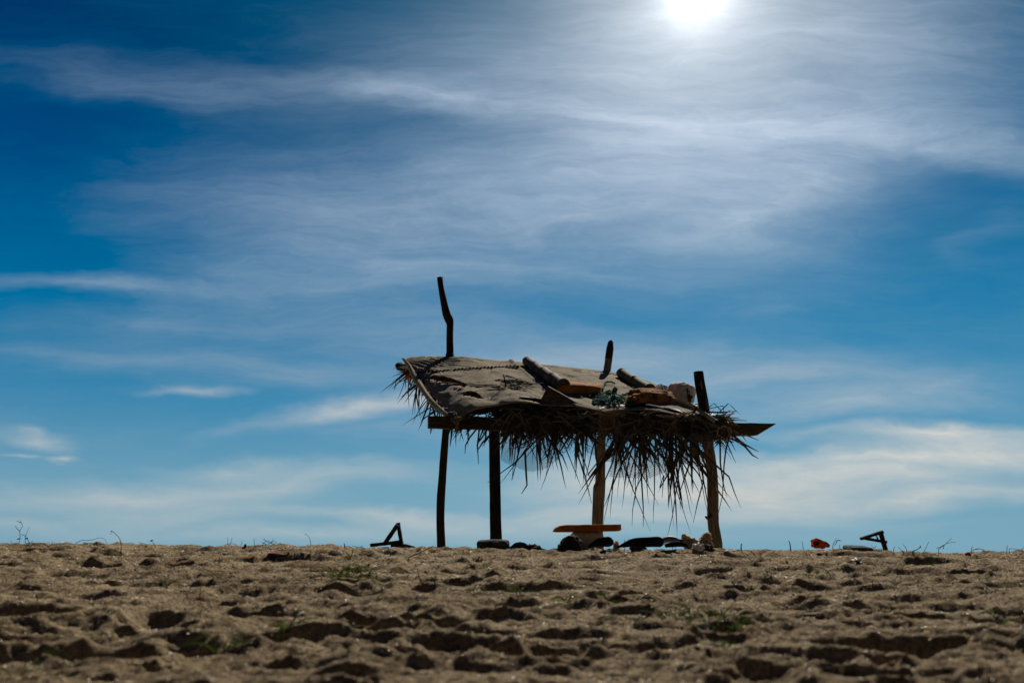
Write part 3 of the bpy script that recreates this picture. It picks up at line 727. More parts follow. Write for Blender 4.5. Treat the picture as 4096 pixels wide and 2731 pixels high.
# single long strands the photo shows
def strand(pts, Y=9.2, w=.02, m=None):
    P3 = [P(x, y, Y) for x, y in pts]; vs = []; n = len(P3)
    for i, p in enumerate(P3):
        t = (P3[min(i+1, n-1)]-P3[max(i-1, 0)]).normalized(); wd = t.cross(Vector((0, 1, 0))).normalized()
        k = w*.5*(1-.75*(i/(n-1))**2); vs += [p-wd*k+Vector((0, -.004, 0)), p+wd*k, ]
    m.add(vs, [(2*i, 2*i+1, 2*i+3, 2*i+2) for i in range(n-1)])
for s in [[(2560, 1760), (2562, 1850), (2568, 1950), (2573, 2030), (2573, 2105)], [(2600, 1800), (2570, 1900), (2545, 1950), (2530, 2040), (2528, 2106)],
          [(2715, 1900), (2700, 1990), (2690, 2060), (2668, 2150)], [(2350, 1900), (2440, 1780)], [(2300, 1790), (2340, 1900), (2366, 2012)],
          [(2145, 1760), (2060, 1850), (1950, 1930)],
          [(2690, 1790), (2750, 1840), (2790, 1890), (2826, 1955)], [(2810, 1860), (2812, 1930), (2790, 2010), (2773, 2090)],
          [(2880, 1745), (2881, 1850), (2892, 1930), (2908, 1990)], [(2917, 1745), (2903, 1800), (2896, 1860), (2890, 1980), (2868, 2075)],
          [(2897, 1745), (2920, 1800), (2943, 1853)], [(2925, 1735), (2975, 1775), (3034, 1806)], [(2930, 1740), (2980, 1785), (3010, 1820), (3035, 1834)],
          [(2965, 1735), (2985, 1765)], [(2980, 1738), (3035, 1761)], [(2868, 1740), (2850, 1775)], [(2893, 1745), (2888, 1775)],
          [(1880, 1715), (1862, 1740)], [(1905, 1717), (1880, 1748), (1862, 1780), (1860, 1815)], [(1917, 1717), (1910, 1780), (1914, 1855)],
          [(1948, 1717), (1925, 1755), (1905, 1780)], [(1960, 1740), (1930, 1770), (1908, 1805)], [(1808, 1713), (1806, 1740), (1800, 1785)], [(1822, 1713), (1812, 1745)],
          [(1725, 1712), (1722, 1735)], [(2040, 1755), (2039, 1845)], [(2100, 1800), (2105, 1900), (2108, 1940), (2085, 1975)],
          [(2380, 1750), (2385, 1830), (2400, 1900), (2380, 1960)], [(2470, 1760), (2450, 1850), (2420, 1920), (2418, 2002)],
          [(2780, 1790), (2742, 1900), (2715, 1980)], [(2640, 1950), (2655, 1900), (2648, 1990)], [(2705, 1870), (2725, 1990), (2731, 2033)], [(2690, 1850), (2720, 1980), (2721, 2036)]]:
    m_ = MB(); strand(s, 9.1+r_.uniform(-.1, .25), r_.uniform(.014, .03), m_); m_.build('palm_strand', 'thatch', SH)
for k in range(46):
    sx = r_.choice((r_.uniform(2040, 2360), r_.uniform(2430, 2800), r_.uniform(2430, 2800))); m_ = MB(); r0 = r_.random()
    strip(m_, front_pt(sx, r_.uniform(1690, 1740), r_.uniform(-.1, .15)), (r_.gauss(0, .42), r_.uniform(-.2, .2), -1), (.35+.75*r0**1.5)*(1.15 if sx > 2430 else .85), r_.uniform(.009, .020), .03, r_, 8, .22, .07)
    m_.build('palm_strand', 'thatch', SH)
# left edge fronds
for k in range(5):
    mb = MB(); t = k/4; x = 1640+t*190; y = 1470+t*170; Yd = 11.8-t*2.4
    b = P(x, y, Yd+.05)
    frond(mb, b, (-.45+r_.uniform(-.2, .25), -.25, -.85), .20, r_.randint(7, 10), .58 if t < .8 else .24, .020, r_, .42, .08)
    mb.build('palm_frond', 'thatch', SH)
mb = MB()
for i in range(20):
    strip(mb, P(r_.uniform(1635, 1662), r_.uniform(1470, 1520), 11.8), (-1, r_.uniform(-.3, .2), r_.uniform(-.9, .3)), r_.uniform(.12, .32), .016, .08, r_, 5)
mb.build('palm_strand', 'thatch', SH)['label'] = 'tuft of dry leaf strands at the broken end of the back pole'
for i in range(20):
    mb = MB(); t = (i+.5)/20
    for q in range(2): strip(mb, P(1650+t*180, 1480+t*190, 11.7-t*2.5), (r_.uniform(-.5, .5), 0, -1), r_.uniform(.1, .38), .022, .05, r_, 5)
    mb.build('palm_strand', 'thatch', SH)
# sticks at the right end
mb = MB()
for i in range(11):
    x, y = r_.uniform(2830, 2860), r_.uniform(1635, 1722); yl = r_.uniform(-.12, .16)
    a = P(x, y, 9.7); b = a+Vector((r_.uniform(.2, .48), r_.uniform(-.2, .2), yl*.5-(.05 if y > 1680 else 0)))
    m_ = a.lerp(b, .5)+Vector((0, 0, r_.uniform(-.02, .03)))
    tube(mb, [a, m_, b], [.011, .009, .004], 5)
tube(mb, [P(2822, 1640, 9.6), P(2856, 1612, 9.6), P(2885, 1642, 9.6)], .006, 5)
tube(mb, [P(2825, 1636, 9.55), P(2892, 1622, 9.55), P(2896, 1650, 9.55)], .006, 5)
for i in range(20):
    strip(mb, P(r_.uniform(2825, 2890), r_.uniform(1660, 1728), 9.6+r_.uniform(-.2, .2)), (r_.uniform(-.3, 1), r_.uniform(-.5, .3), r_.uniform(-.5, .3)), r_.uniform(.08, .2), .016, .03, r_, 4)
mb.build('thatch_sticks', 'thatch', SH)
# rope bindings
def winding(name, c, r, turns, rr, mat, axis=(0, 1, 0), seed=0):
    q = random.Random(seed); m_ = MB(); ax = Vector(axis).normalized(); a1 = ax.orthogonal().normalized(); a2 = ax.cross(a1); pts = []
    for i in range(turns*14+1):
        th = i/14*2*math.pi; k = r*(1+q.uniform(-.16, .16))
        pts.append(Vector(c)+a1*math.cos(th)*k+a2*math.sin(th)*k+ax*(i/(turns*14)-.5)*rr*turns*2.2)
    tube(m_, pts, rr, 6, wob=.2); return m_
m_ = winding('k', P(2425, 1685, 9.12), .085, 6, .011, 'brownrope', (0, 1, .3), 3)
for i in range(60): strip(m_, P(2425+r_.uniform(-22, 22), 1668+r_.uniform(-18, 18), 8.98), (r_.uniform(-1, 1), -.3, r_.uniform(-1, 1)), r_.uniform(.06, .2), .006, .06, r_, 5, .3, .3)
m_.build('rope_binding', 'brownrope', SH)
m_ = winding('k', P(1825, 1690, 9.1), .10, 2, .008, 'canopy', (1, .1, .1), 4); m_.build('rope_binding', 'brownrope', SH)
m_ = winding('k', P(2893, 1728, 9.35), .075, 4, .012, 'canopy', (0, 1, .1), 5); m_.build('rope_binding', 'canopy', SH)
m_ = MB(); tube(m_, [P(1643, 1510, 11.8), P(1640, 1530, 11.8), P(1645, 1545, 11.8), P(1653, 1546, 11.8), P(1657, 1530, 11.8), P(1650, 1512, 11.8)], .011, 6, sub=3, wob=.15)
m_.build('rope_loop', 'brownrope', SH)
m_ = MB(); blob(m_, P(1630, 1508, 11.75), Vector((.04, 0, 0)), Vector((0, .03, 0)), Vector((0, 0, .035)), 2, 8, .6, 6); m_.build('rope_knot', 'yellowfoam', SH)
# draped net sheets hanging behind the strands, and net over the left beam
def netsheet(name, top, bot, Y, nx=30, ny=14, bulge=.08, mat='net'):
    m_ = MB(); m_.uv = []
    def lp(L_, t):
        k = t*(len(L_)-1); i = min(int(k), len(L_)-2); f = k-i
        return (L_[i][0]*(1-f)+L_[i+1][0]*f, L_[i][1]*(1-f)+L_[i+1][1]*f)
    vs = []
    for i in range(nx+1):
        for j in range(ny+1):
            a = P(*lp(top, i/nx), Y); b = P(*lp(bot, i/nx), Y); p = a.lerp(b, j/ny)
            p.y += bulge*math.sin(i*.9)*j/ny*.6-bulge*math.sin(math.pi*j/ny)
            vs.append(p); m_.uv.append((p.x+.02*math.sin(j*.8), p.z+.02*math.sin(i*.5)))
    m_.add(vs, [(i*(ny+1)+j, (i+1)*(ny+1)+j, (i+1)*(ny+1)+j+1, i*(ny+1)+j+1) for i in range(nx) for j in range(ny)])
    return m_.build(name, mat, SH)
netsheet('hanging_net', [(2005, 1712), (2150, 1716), (2290, 1722)], [(2004, 1840), (2060, 1868), (2130, 1887), (2190, 1870), (2240, 1830), (2285, 1790)], 9.32)
netsheet('hanging_net', [(2290, 1722), (2400, 1725), (2480, 1728)], [(2335, 1800), (2390, 1830), (2430, 1845), (2460, 1850), (2480, 1850)], 9.34)
netsheet('hanging_net', [(2450, 1728), (2600, 1732), (2760, 1736)], [(2437, 1905), (2520, 1912), (2600, 1912), (2660, 1890), (2720, 1850), (2760, 1860)], 9.36)
netsheet('hanging_net', [(2700, 1734), (2770, 1730), (2845, 1725)], [(2700, 1870), (2760, 1850), (2800, 1880), (2820, 1850)], 9.3)


# ------------------------------------------------------------ things lying on the roof
def log(name, a, b, r0, r1, mat, label, cat='bamboo pole', nodes=4, hollow=False, group='bamboo poles lying on the roof', wobl=.05, lift=1.0):
    pa, _ = on_roof(a[0], a[1]); pb, _ = on_roof(b[0], b[1])
    if hollow: pa, pb = P(a[0], a[1], 9.5), P(b[0], b[1], 9.12)
    up = Vector((0, -.3, .95)); pa = pa+up*r0*lift; pb = pb+up*r1*lift
    if hollow: pb, pa = pb, pa
    n = 60; pts = [pa.lerp(pb, i/n) for i in range(n+1)]; rd = []
    for i in range(n+1):
        r = r0+(r1-r0)*i/n
        f = (i/n*nodes) % 1
        if nodes and (f < .05 or f > .955): r *= 1.13
        r *= 1-.05*math.sin(math.pi*f)
        rd.append(r)
    m_ = MB(); tube(m_, pts, rd, 16, wob=wobl, caps=not hollow, seed=int(a[0]))
    org = pa
    if hollow:
        th = thing(name, pa, label, cat, group); m_.build('stalk', mat, th)
        k = MB(); t = (pb-pa).normalized()
        tube(k, [pb-t*.05, pb+t*.002], [r1*.80, r1*.98], 16, caps=False); tube(k, [pb-t*.05, pb-t*.045], r1*.8, 16); k.build('hollow_end', 'darkwood', th)
        return th
    o = m_.build(name, mat, None, org); return tag(o, label, cat, group)
log('bamboo_pole', (2108, 1462), (2252, 1570), .068, .085, 'bamboo', 'thick grey bamboo pole lying across the roof beside the triangular board', nodes=4)
log('bamboo_pole', (2485, 1510), (2600, 1582), .070, .075, 'bamboo', 'short wide bamboo pole running down to the brown foam lump', nodes=2)
log('bamboo_pole', (2576, 1500), (2690, 1565), .035, .040, 'bamboo', 'thin bamboo pole near the back edge left of the white foam lump', nodes=3)
FP = ((2760, 1625), (2868, 1697))
log('bamboo_pole', (2760, 1625), (2868, 1697), .024, .026, 'palebamboo', 'slim pale bamboo pole sticking out over the front edge beside the right post', nodes=2, hollow=True)
# triangular board leaning against the big bamboo
a, _ = on_roof(2160, 1606); b, _ = on_roof(2300, 1612)
yb = min(a.y, b.y)-.03
m_ = MB(); slab(m_, [P(2158, 1606, yb), P(2176, 1570, yb+.02), P(2191, 1544, yb+.05), P(2250, 1578, yb+.03), P(2314, 1614, yb), P(2240, 1612, yb)], Vector((.01, .035, .01)), .004, 5, sub=5)
tag(m_.build('board', 'board', None, a), 'dark triangular plywood board lying at the front roof edge below the thick bamboo', 'board')
# yellow foam slab on the roof
def box_on_roof(name, px0, px1, yc, hz, hy, mat, label, cat, power=5, noise=.06, tilt=0., ns=5, off=0., res=20):
    a, _ = on_roof(px0, yc); b, _ = on_roof(px1, yc)
    c = (a+b)/2; ax = (b-a)/2; c = c+Vector((0, 0, hz*.8)); m_ = MB()
    blob(m_, c, ax+Vector((0, 0, tilt)), Vector((0, hy, hy*.35)), Vector((0, 0, hz)), power, res, noise, ns, off=off)
    return tag(m_.build(name, mat, None, c), label, cat)
box_on_roof('foam_slab', 2228, 2402, 1566, .062, .17, 'yellowfoam', 'flat yellow ochre foam slab lying on the roof beside the thick bamboo pole', 'foam slab', 6, .10, -.02, off=2)
box_on_roof('foam_lump', 2516, 2682, 1612, .092, .17, 'orangefoam', 'rounded rust brown foam lump between the teal rope and the white foam lump', 'foam lump', 2.6, .22, 0, 7, 5)
c, _ = on_roof(2728, 1615); c = c+Vector((0, .05, .13)); m_ = MB()
blob(m_, c, Vector((.195, 0, -.03)), Vector((0, .16, 0)), Vector((.03, 0, .165)), 2.6, 24, .10, 5, off=8)
WF = thing('foam_float', c, 'big dirty white foam lump with brown hollows leaning on the sawn post top', 'foam float'); m_.build('body', 'whitefoam', WF)
m_ = MB(); blob(m_, c+Vector((.07, -.145, -.03)), Vector((.035, 0, .02)), Vector((0, .025, 0)), Vector((-.03, 0, .07)), 2, 10, .5, 7); m_.build('hollow', 'board', WF)
# teal rope tangle
m_ = MB(); r_ = random.Random(31)
def rope_on(pts2, r, seg=6):
    P3 = [on_roof(x, y, r*1.2+l)[0] for x, y, l in pts2]; n = len(P3)
    out = []; rr = []
    for i in range(n-1):
        for k in range(4): out.append(P3[i].lerp(P3[i+1], k/4)); rr.append(r*(1.25 if k % 2 else .75))
    tube(m_, out, rr, seg)
for k in range(15):
    x, y = r_.uniform(2385, 2510), r_.uniform(1572, 1618); pts2 = []
    for i in range(26):
        x += r_.uniform(-16, 18); y += r_.uniform(-7, 7); x = min(max(x, 2372), 2535); y = min(max(y, 1566+abs(x-2450)*.10), 1622); pts2.append((x, y, r_.uniform(0, .018)))
    rope_on(pts2, .007)
for k in range(2):
    q, _ = on_roof(r_.uniform(2420, 2510), r_.uniform(1566, 1606), .03); blob(m_, q, Vector((.03, 0, 0)), Vector((0, .03, 0)), Vector((0, 0, .03)), 2, 6, .7, 8, off=k)
rope_on([(2410, 1565, .0), (2415, 1545, .0), (2425, 1537, .02), (2445, 1537, .02), (2465, 1540, 0)], .013)
c, _ = on_roof(2450, 1600)
tag(m_.build('rope_tangle', 'teal', None, c), 'tangled teal green nylon rope heaped on the roof beside the rust brown foam lump', 'rope')
m_ = MB()
for k in range(6):
    rr = [(2615+k*4, 1560+k*5, .02), (2645, 1550+k*5, .05), (2675, 1556+k*6, .05), (2700, 1566+k*6, .03)]
    P3 = [on_roof(x, y, l)[0] for x, y, l in rr]; tube(m_, P3, .009, 6, sub=3)
c, _ = on_roof(2660, 1575); tag(m_.build('cord_coil', 'purple', None, c), 'dark purple cord coiled behind the rust brown foam lump', 'cord')
m_ = MB()
for k in range(8):
    P3 = [P(2862+r_.uniform(-8, 30), 1668+r_.uniform(-8, 34), 9.35+r_.uniform(-.03, .03)) for i in range(7)]; tube(m_, P3, .007, 5, sub=3)
tag(m_.build('rope_tangle', 'teal', None, P(2880, 1685, 9.35)), 'small green rope tuft caught on sticks at the right end of the roof', 'rope')
# twigs pushing out of the roof hole
m_ = MB()
for i in range(34):
    x, y = r_.uniform(2000, 2110), r_.uniform(1522, 1556)
    q, _ = on_roof(x, y, .01); d = Vector((r_.uniform(.4, 1)*r_.choice((-1, 1, 1)), r_.uniform(-.3, .3), r_.uniform(-.15, .12))).normalized()
    tube(m_, [q, q+d*r_.uniform(.08, .3)], [.006, .003], 5)
q, _ = on_roof(2024, 1545, .0); tube(m_, [q, P(2014, 1497, q.y-.02)], [.012, .008], 6)
q2, _ = on_roof(2102, 1530, .02); tube(m_, [P(2024, 1502, q.y-.02), q2], [.009, .006], 6)
tag(m_.build('twig_bundle', 'thatch', None, q), 'bundle of dark twigs poking out of the torn hole left of the thick bamboo', 'twigs')
# small bits: broken twigs and scraps on the canopy
m_ = MB()
for i in range(90):
    q, _ = on_roof(r_.uniform(1750, 2700), r_.uniform(1440, 1600), .01); d = Vector((r_.uniform(-1, 1), r_.uniform(-1, 1), r_.uniform(0, .3))).normalized()
    tube(m_, [q, q+d*r_.uniform(.02, .07)], .003, 4)
o = m_.build('roof_litter', 'thatchlight', None, (0, 0, 0)); o['kind'] = 'stuff'

# ------------------------------------------------------------ things on the crest around the shelter
def onG(sx, Y, dz_=0.):
    x = P(sx, 2180, Y).x; return Vector((x, Y, gz(x, Y)+dz_))
# bench: foam plank on a foam block
BY = 6.737
BN = thing('bench', onG(2350, BY), 'low bench of an ochre foam plank laid on a pale block', 'bench')
m_ = MB(); zt, zb = P(2350, 2097, BY).z, P(2350, 2127, BY).z
x0, x1 = P(2215, 2112, BY).x, P(2489, 2112, BY).x
slab(m_, [(x0, BY, zb+.006), (x0+.03, BY, zb), ((x0+x1)/2, BY, zb+.003), (x1-.02, BY, zb+.008), (x1, BY, zb+.02), (x1+.003, BY, zt+.004), (x1-.08, BY, zt+.002), ((x0+x1)/2, BY, zt), (x0+.10, BY, zt), (x0+.045, BY, zt-.008), (x0+.015, BY, zt-.026)], Vector((0, .26, 0)), .006, 8, sub=6)
m_.build('plank', 'yellowfoam', BN)
m_ = MB(); g0 = onG(2350, BY+.12).z; zc = (zb+g0)/2-.02
xa, xb = P(2286, 2150, BY+.05).x, P(2417, 2150, BY+.05).x
blob(m_, ((xa+xb)/2, BY+.15, zc), Vector(((xb-xa)/2, 0, 0)), Vector((0, .12, 0)), Vector((0, 0, (zb-g0)/2+.022)), 7, 24, .05, 8)
m_.build('block', 'palefoam', BN)

def lump(name, px0, px1, pyt, Y, mat, label, cat, power=2.2, noise=.2, ns=6, hy=None, off=0., sink=.03, res=18, group=None):
    g = onG((px0+px1)/2, Y); xa, xb = P(px0, 2170, Y).x, P(px1, 2170, Y).x; zt_ = P((px0+px1)/2, pyt, Y).z
    zb_ = g.z-sink; c = Vector(((xa+xb)/2, Y, (zt_+zb_)/2)); m_ = MB()
    blob(m_, c, Vector(((xb-xa)/2, 0, 0)), Vector((0, hy or (xb-xa)*.4, 0)), Vector((0, 0, (zt_-zb_)/2)), power, res, noise, ns, off=off)
    return tag(m_.build(name, mat, None, c), label, cat, group)
lump('coconut_husk', 2242, 2328, 2141, 6.391, 'darkrock', 'round black husk on the sand in front of the bench block', 'husk', 2.2, .14, 8, .09, 1)
lump('stone', 2228, 2246, 2178, 6.353, 'darkrock', 'small dark stone touching the left side of the round black husk', 'stone', 2.2, .2)
lump('stone', 2452, 2477, 2164, 6.545, 'rock', 'small brown stone between the dark cup and the long black bottle', 'stone', 2.2, .25, off=3)
lump('block', 1908, 2036, 2157, 6.853, 'logblock', 'rough grey block lying at the foot of the square black post', 'block', 5, .10, 7, .12, 4, res=26)
lump('stone', 2106, 2150, 2178, 6.699, 'darkrock', 'flat dark stone right of the blue grey tarp heap', 'stone', 2.4, .3, 8, .07, 6)
lump('stone', 2130, 2168, 2181, 6.622, 'darkrock', 'low dark stone half buried at the right end of the tarp heap', 'stone', 2.2, .3, 8, .06, 9)
# dark cup lying on its side
CY = 6.353; g = onG(2420, CY)
m_ = MB(); tube(m_, [P(2352, 2190, CY), P(2372, 2176, CY), P(2400, 2168, CY), P(2432, 2166, CY+.03), P(2446, 2168, CY+.05)], [W(4, CY), W(9, CY), W(17, CY), W(20, CY), W(13, CY)], 14, wob=.07, sub=3)
m_.add([P(2430, 2148, CY), P(2438, 2145, CY), P(2443, 2156, CY), P(2430, 2156, CY)], [(0, 1, 2, 3)])
tag(m_.build('cup', 'blackplastic', None, g), 'crumpled black plastic cup lying on its side right of the bench block', 'cup')
# long black bottle
CY = 6.314; c = P(2580, 2166, CY)
BT = thing('bottle', onG(2580, CY), 'long dusty black plastic bottle lying on the sand with its neck to the left', 'bottle')
m_ = MB(); gx = [2466, 2480, 2500, 2520, 2540, 2562, 2600, 2628, 2640, 2650, 2654]; gr = [3.5, 5, 10, 14, 17, 18.5, 19, 20, 19, 14, 4]; gy = [2188, 2184, 2178, 2172, 2169, 2168, 2167, 2166, 2168, 2170, 2171]
tube(m_, [P(x, y, CY) for x, y in zip(gx, gy)], [W(r, CY) for r in gr], 18, wob=.03, sub=3); m_.build('body', 'blackplastic', BT)
m_ = MB(); tube(m_, [P(2461, 2189.5, CY), P(2468, 2187, CY)], W(5, CY), 10); m_.build('cap', 'bluebag', BT)
CY = 6.506
BT = thing('bottle', onG(2690, CY), 'crumpled clear plastic bottle with its cap pointing right toward the pale rocks', 'bottle')
m_ = MB(); tube(m_, [P(x, y, CY) for x, y in ((2648, 2168), (2660, 2163), (2680, 2160), (2700, 2161), (2712, 2162), (2722, 2163))], [W(r, CY) for r in (10, 15, 16.5, 14, 9, 6)], 14, wob=.12, sub=3); m_.build('body', 'clearplastic', BT)
m_ = MB(); tube(m_, [P(2720, 2163, CY), P(2733, 2163, CY)], W(7.5, CY), 12); m_.build('cap', 'palewood', BT)
m_ = MB(); tube(m_, [P(x, y, 6.391) for x, y in ((2660, 2182), (2690, 2177), (2720, 2176), (2745, 2180), (2752, 2186))], [W(r, 6.391) for r in (6, 9, 9, 7, 3)], 12, wob=.15, sub=3)
tag(m_.build('bottle', 'blackplastic', None, P(2700, 2180, 6.391)), 'small flattened dark bottle lying in front of the clear crumpled bottle', 'bottle')
# pale broken rocks
def shard(outl, Y, dep, mat, name, label, cat, ns=34, off=0, noise=.016):
    m_ = MB(); slab(m_, [P(x, y, Y) for x, y in outl], Vector((0.02, dep, 0)), noise, ns, sub=5, off=off)
    return tag(m_.build(name, mat, None, P(outl[0][0], outl[0][1], Y)), label, cat)
shard([(2735, 2178), (2727, 2150), (2727, 2134), (2732, 2130), (2752, 2141), (2766, 2153), (2778, 2150), (2790, 2158), (2798, 2166), (2796, 2200), (2745, 2202)], 6.737, .14, 'rock', 'rock', 'jagged pale tan rock with a pointed left tip right of the clear bottle', 'rock', 34, 2)
shard([(2793, 2162), (2803, 2153), (2816, 2136), (2838, 2125), (2842, 2140), (2849, 2160), (2858, 2184), (2850, 2202), (2800, 2202), (2796, 2180)], 6.776, .16, 'rock', 'rock', 'taller pale tan rock leaning on the foot of the gnarled right post', 'rock', 34, 7)
lump('plastic_scrap', 2768, 2812, 2175, 6.314, 'white', 'crumpled white plastic scrap on the sand before the pale rocks', 'plastic scrap', 2.2, .4, 12, .04, 3)
lump('seaweed_clump', 2798, 2850, 2181, 6.391, 'stem', 'low dry seaweed clump at the foot of the right post', 'seaweed', 2.2, .5, 16, .06, 5)
# tarp heap
m_ = MB(); slab(m_, [P(x, y, 6.776) for x, y in ((2028, 2200), (2040, 2183), (2060, 2170), (2080, 2164), (2095, 2170), (2112, 2183), (2128, 2200))], Vector((.03, .25, -.01)), .012, 7, sub=6)
tag(m_.build('tarp', 'bluebag', None, P(2080, 2190, 6.776)), 'low tent shaped heap of dark blue grey tarp right of the square post', 'tarp')

# timber triangle frames
TL = thing('timber_frame', onG(1550, 6.622), 'dark wooden triangle frame standing on the crest left of the shelter', 'timber frame')
def tb(th, a, b, w_, Y, seed, Y2=None, mat='darkwood'):
    m_ = MB(); bar(m_, P(*a, Y), P(*b, Y2 or Y), W(w_, Y)/2, .022, .05, seed); return m_.build('timber', mat, th, smooth=False)
tb(TL, (1482, 2180), (1597, 2167), 13.5, 6.622, 1); tb(TL, (1592, 2090), (1608, 2184), 13.5, 6.668, 2); tb(TL, (1541, 2170), (1590, 2099), 15, 6.591, 3, 6.591)
TR = thing('timber_frame', onG(3530, 6.391), 'small dark triangle frame tilted on one leg near the orange float', 'timber frame')
tb(TR, (3444, 2154), (3530, 2126), 11, 6.391, 4); tb(TR, (3458, 2152), (3544, 2167), 10, 6.360, 5); tb(TR, (3521, 2125), (3543, 2200), 11, 6.422, 6)
m_ = MB(); 
for i in range(7): strand([(3504, 2140), (3510+r_.uniform(-2, 2), 2152), (3512+r_.uniform(-4, 4), 2167)], 6.353, .012, m_)
m_.build('rag', 'brownrope', TR)
m_ = MB(); bar(m_, P(1563, 2181, 6.699), P(1600, 2180, 6.714), W(6, 6.699), .05, .1, 8); tube(m_, [P(1590, 2180, 6.699), P(1625, 2183, 6.622), P(1660, 2189, 6.545)], [.02, .016, .008], 8, sub=3)
tag(m_.build('driftwood', 'logblock', None, onG(1600, 6.699)), 'grey driftwood piece lying under the left triangle frame', 'driftwood')
m_ = MB(); slab(m_, [P(x, y, 6.545) for x, y in ((3402, 2198), (3408, 2189), (3450, 2190), (3490, 2191), (3498, 2196), (3496, 2215), (3410, 2215))], Vector((.05, .3, .02)), .004, 6)
tag(m_.build('board', 'palewood', None, onG(3450, 6.545)), 'flat pale grey board on the sand below the right triangle frame', 'board')
# orange float with a hollow front
OF = thing('float', onG(3265, 6.160), 'broken orange plastic float with a dark hollow end lying on the crest', 'float')
c = P(3261, 2172, 6.160); m_ = MB(); q = Vector((.75, .65, -.06)).normalized()
tube(m_, [c, c+q*.012, c+q*.046, c+q*.092], [.028, .039, .037, .029], 20, wob=.08, caps=False, seed=3)
for k in range(5):
    a = k*1.26; blob(m_, c+Vector((math.cos(a)*.028, -.006, math.sin(a)*.026)), Vector((.013, 0, 0)), Vector((0, .01, 0)), Vector((0, 0, .0125)), 2, 8, .2, 5, off=k)
m_.build('rim', 'orangeplastic', OF)
m_ = MB(); blob(m_, c+q*.026, q*.03, Vector((-.024, .024, 0)), Vector((0, 0, .026)), 2, 10, .1); m_.build('hollow', 'darkrock', OF)
m_ = MB(); blob(m_, P(3285, 2180, 6.206), Vector((.035, 0, -.005)), Vector((0, .03, 0)), Vector((0, 0, .023)), 2.3, 12, .2, 6, off=3); m_.build('body', 'orangeplastic', OF)
m_ = MB(); tube(m_, [P(3278, 2174, 6.237), P(3300, 2176, 6.276), P(3318, 2184, 6.276)], [.027, .023, .011], 10, wob=.1, sub=3); m_.build('torn_skin', 'redplastic', OF)

# smaller things on the near side of the crest
g = ghit(1110, 2222)
m_ = MB(); slab(m_, [g+Vector(v) for v in ((-.07, 0, .003), (-.065, 0, .018), (-.02, -.008, .016), (.04, -.014, .008), (.08, -.014, .009), (.08, -.014, 0))], Vector((0, .05, .0)), .003, 9)
SD = thing('sandal', g, 'worn reddish sandal sole lying on the sand left of the tall grass tuft', 'sandal'); m_.build('sole', 'redplastic', SD)
m_ = MB(); blob(m_, g+Vector((.07, .0, .016)), Vector((.007, 0, 0)), Vector((0, .015, 0)), Vector((0, 0, .010)), 2, 6, .2); m_.build('strap', 'darkrock', SD)
for sx, sy, wp, hp, lab, off in ((2412, 2214, 12, 7, 'small black wedge shaped stone on the sand below the bench', 1), (2550, 2202, 30, 12, 'flat black stone on the sand below the long black bottle', 2),
                            (980, 2190, 5, 7, 'small black lump standing on the crest among dry stems', 3), (3872, 2222, 10, 8, 'small round reddish stone at the foot of a forked twig at the right', 4)):
    g = ghit(sx, sy); s = wp*g.y/F; m_ = MB(); blob(m_, g+Vector((0, 0, hp*g.y/F*.6)), Vector((s, 0, 0)), Vector((0, s*.7, 0)), Vector((0, 0, hp*g.y/F)), 2.6, 8, .35, 7, off=off)
    tag(m_.build('stone', 'redleaf' if off == 4 else 'darkrock', None, g), lab, 'stone')
g = ghit(2014, 2193); m_ = MB(); tube(m_, [g+Vector((0, 0, .01)), g+Vector((.02, -.012, .012))], .010, 12)
tag(m_.build('plastic_disc', 'blueplastic', None, g), 'tiny blue plastic disc on the sand below the grey block', 'plastic disc')
g = ghit(2063, 2562)
m_ = MB(); blob(m_, g+Vector((0, 0, .004)), Vector((.005, 0, 0)), Vector((0, .005, 0)), Vector((0, 0, .004)), 2, 8, .1)
tag(m_.build('shell', 'flake', None, g), 'tiny shiny white shell in the foreground sand at the centre', 'shell')
g = ghit(3420, 2495); 

# ------------------------------------------------------------ dry stems and twigs along the crest
def stemthing(name, lines, label, r=1.4, mat='stem', Y=None, leaves=(), cat='twig'):
    x0, y0 = lines[0][0]
    if Y: g = onG(x0, Y)
    else: g = ghit(x0, max(y0, 2196))
    Yd = g.y; m_ = MB()
    off = g-P(x0, y0, Yd) if Y is None else Vector((0, 0, 0))
    for ln in lines:
        pts = [P(x, y, Yd) for x, y in ln]
        if Y is None: pts = [p+Vector((0, 0, off.z)) for p in pts]
        if ln is lines[0]: pts = [pts[0]-Vector((0, 0, .05))]+pts
        n = len(pts)
        for i in range(n): pts[i] = pts[i]+Vector((0, rng.uniform(-.01, .01), 0))
        tube(m_, pts, [W(r, Yd)*(1-.6*i/n) for i in range(n)], 5, wob=.1, sub=2)
    for x, y in leaves:
        blob(m_, P(x, y, Yd), Vector((W(6, Yd), 0, W(2, Yd))), Vector((0, W(3, Yd), 0)), Vector((0, 0, W(2.5, Yd))), 2, 5, .2)
    return tag(m_.build(name, mat, None, g), label, cat, 'dry twigs and weeds sticking out of the sand')
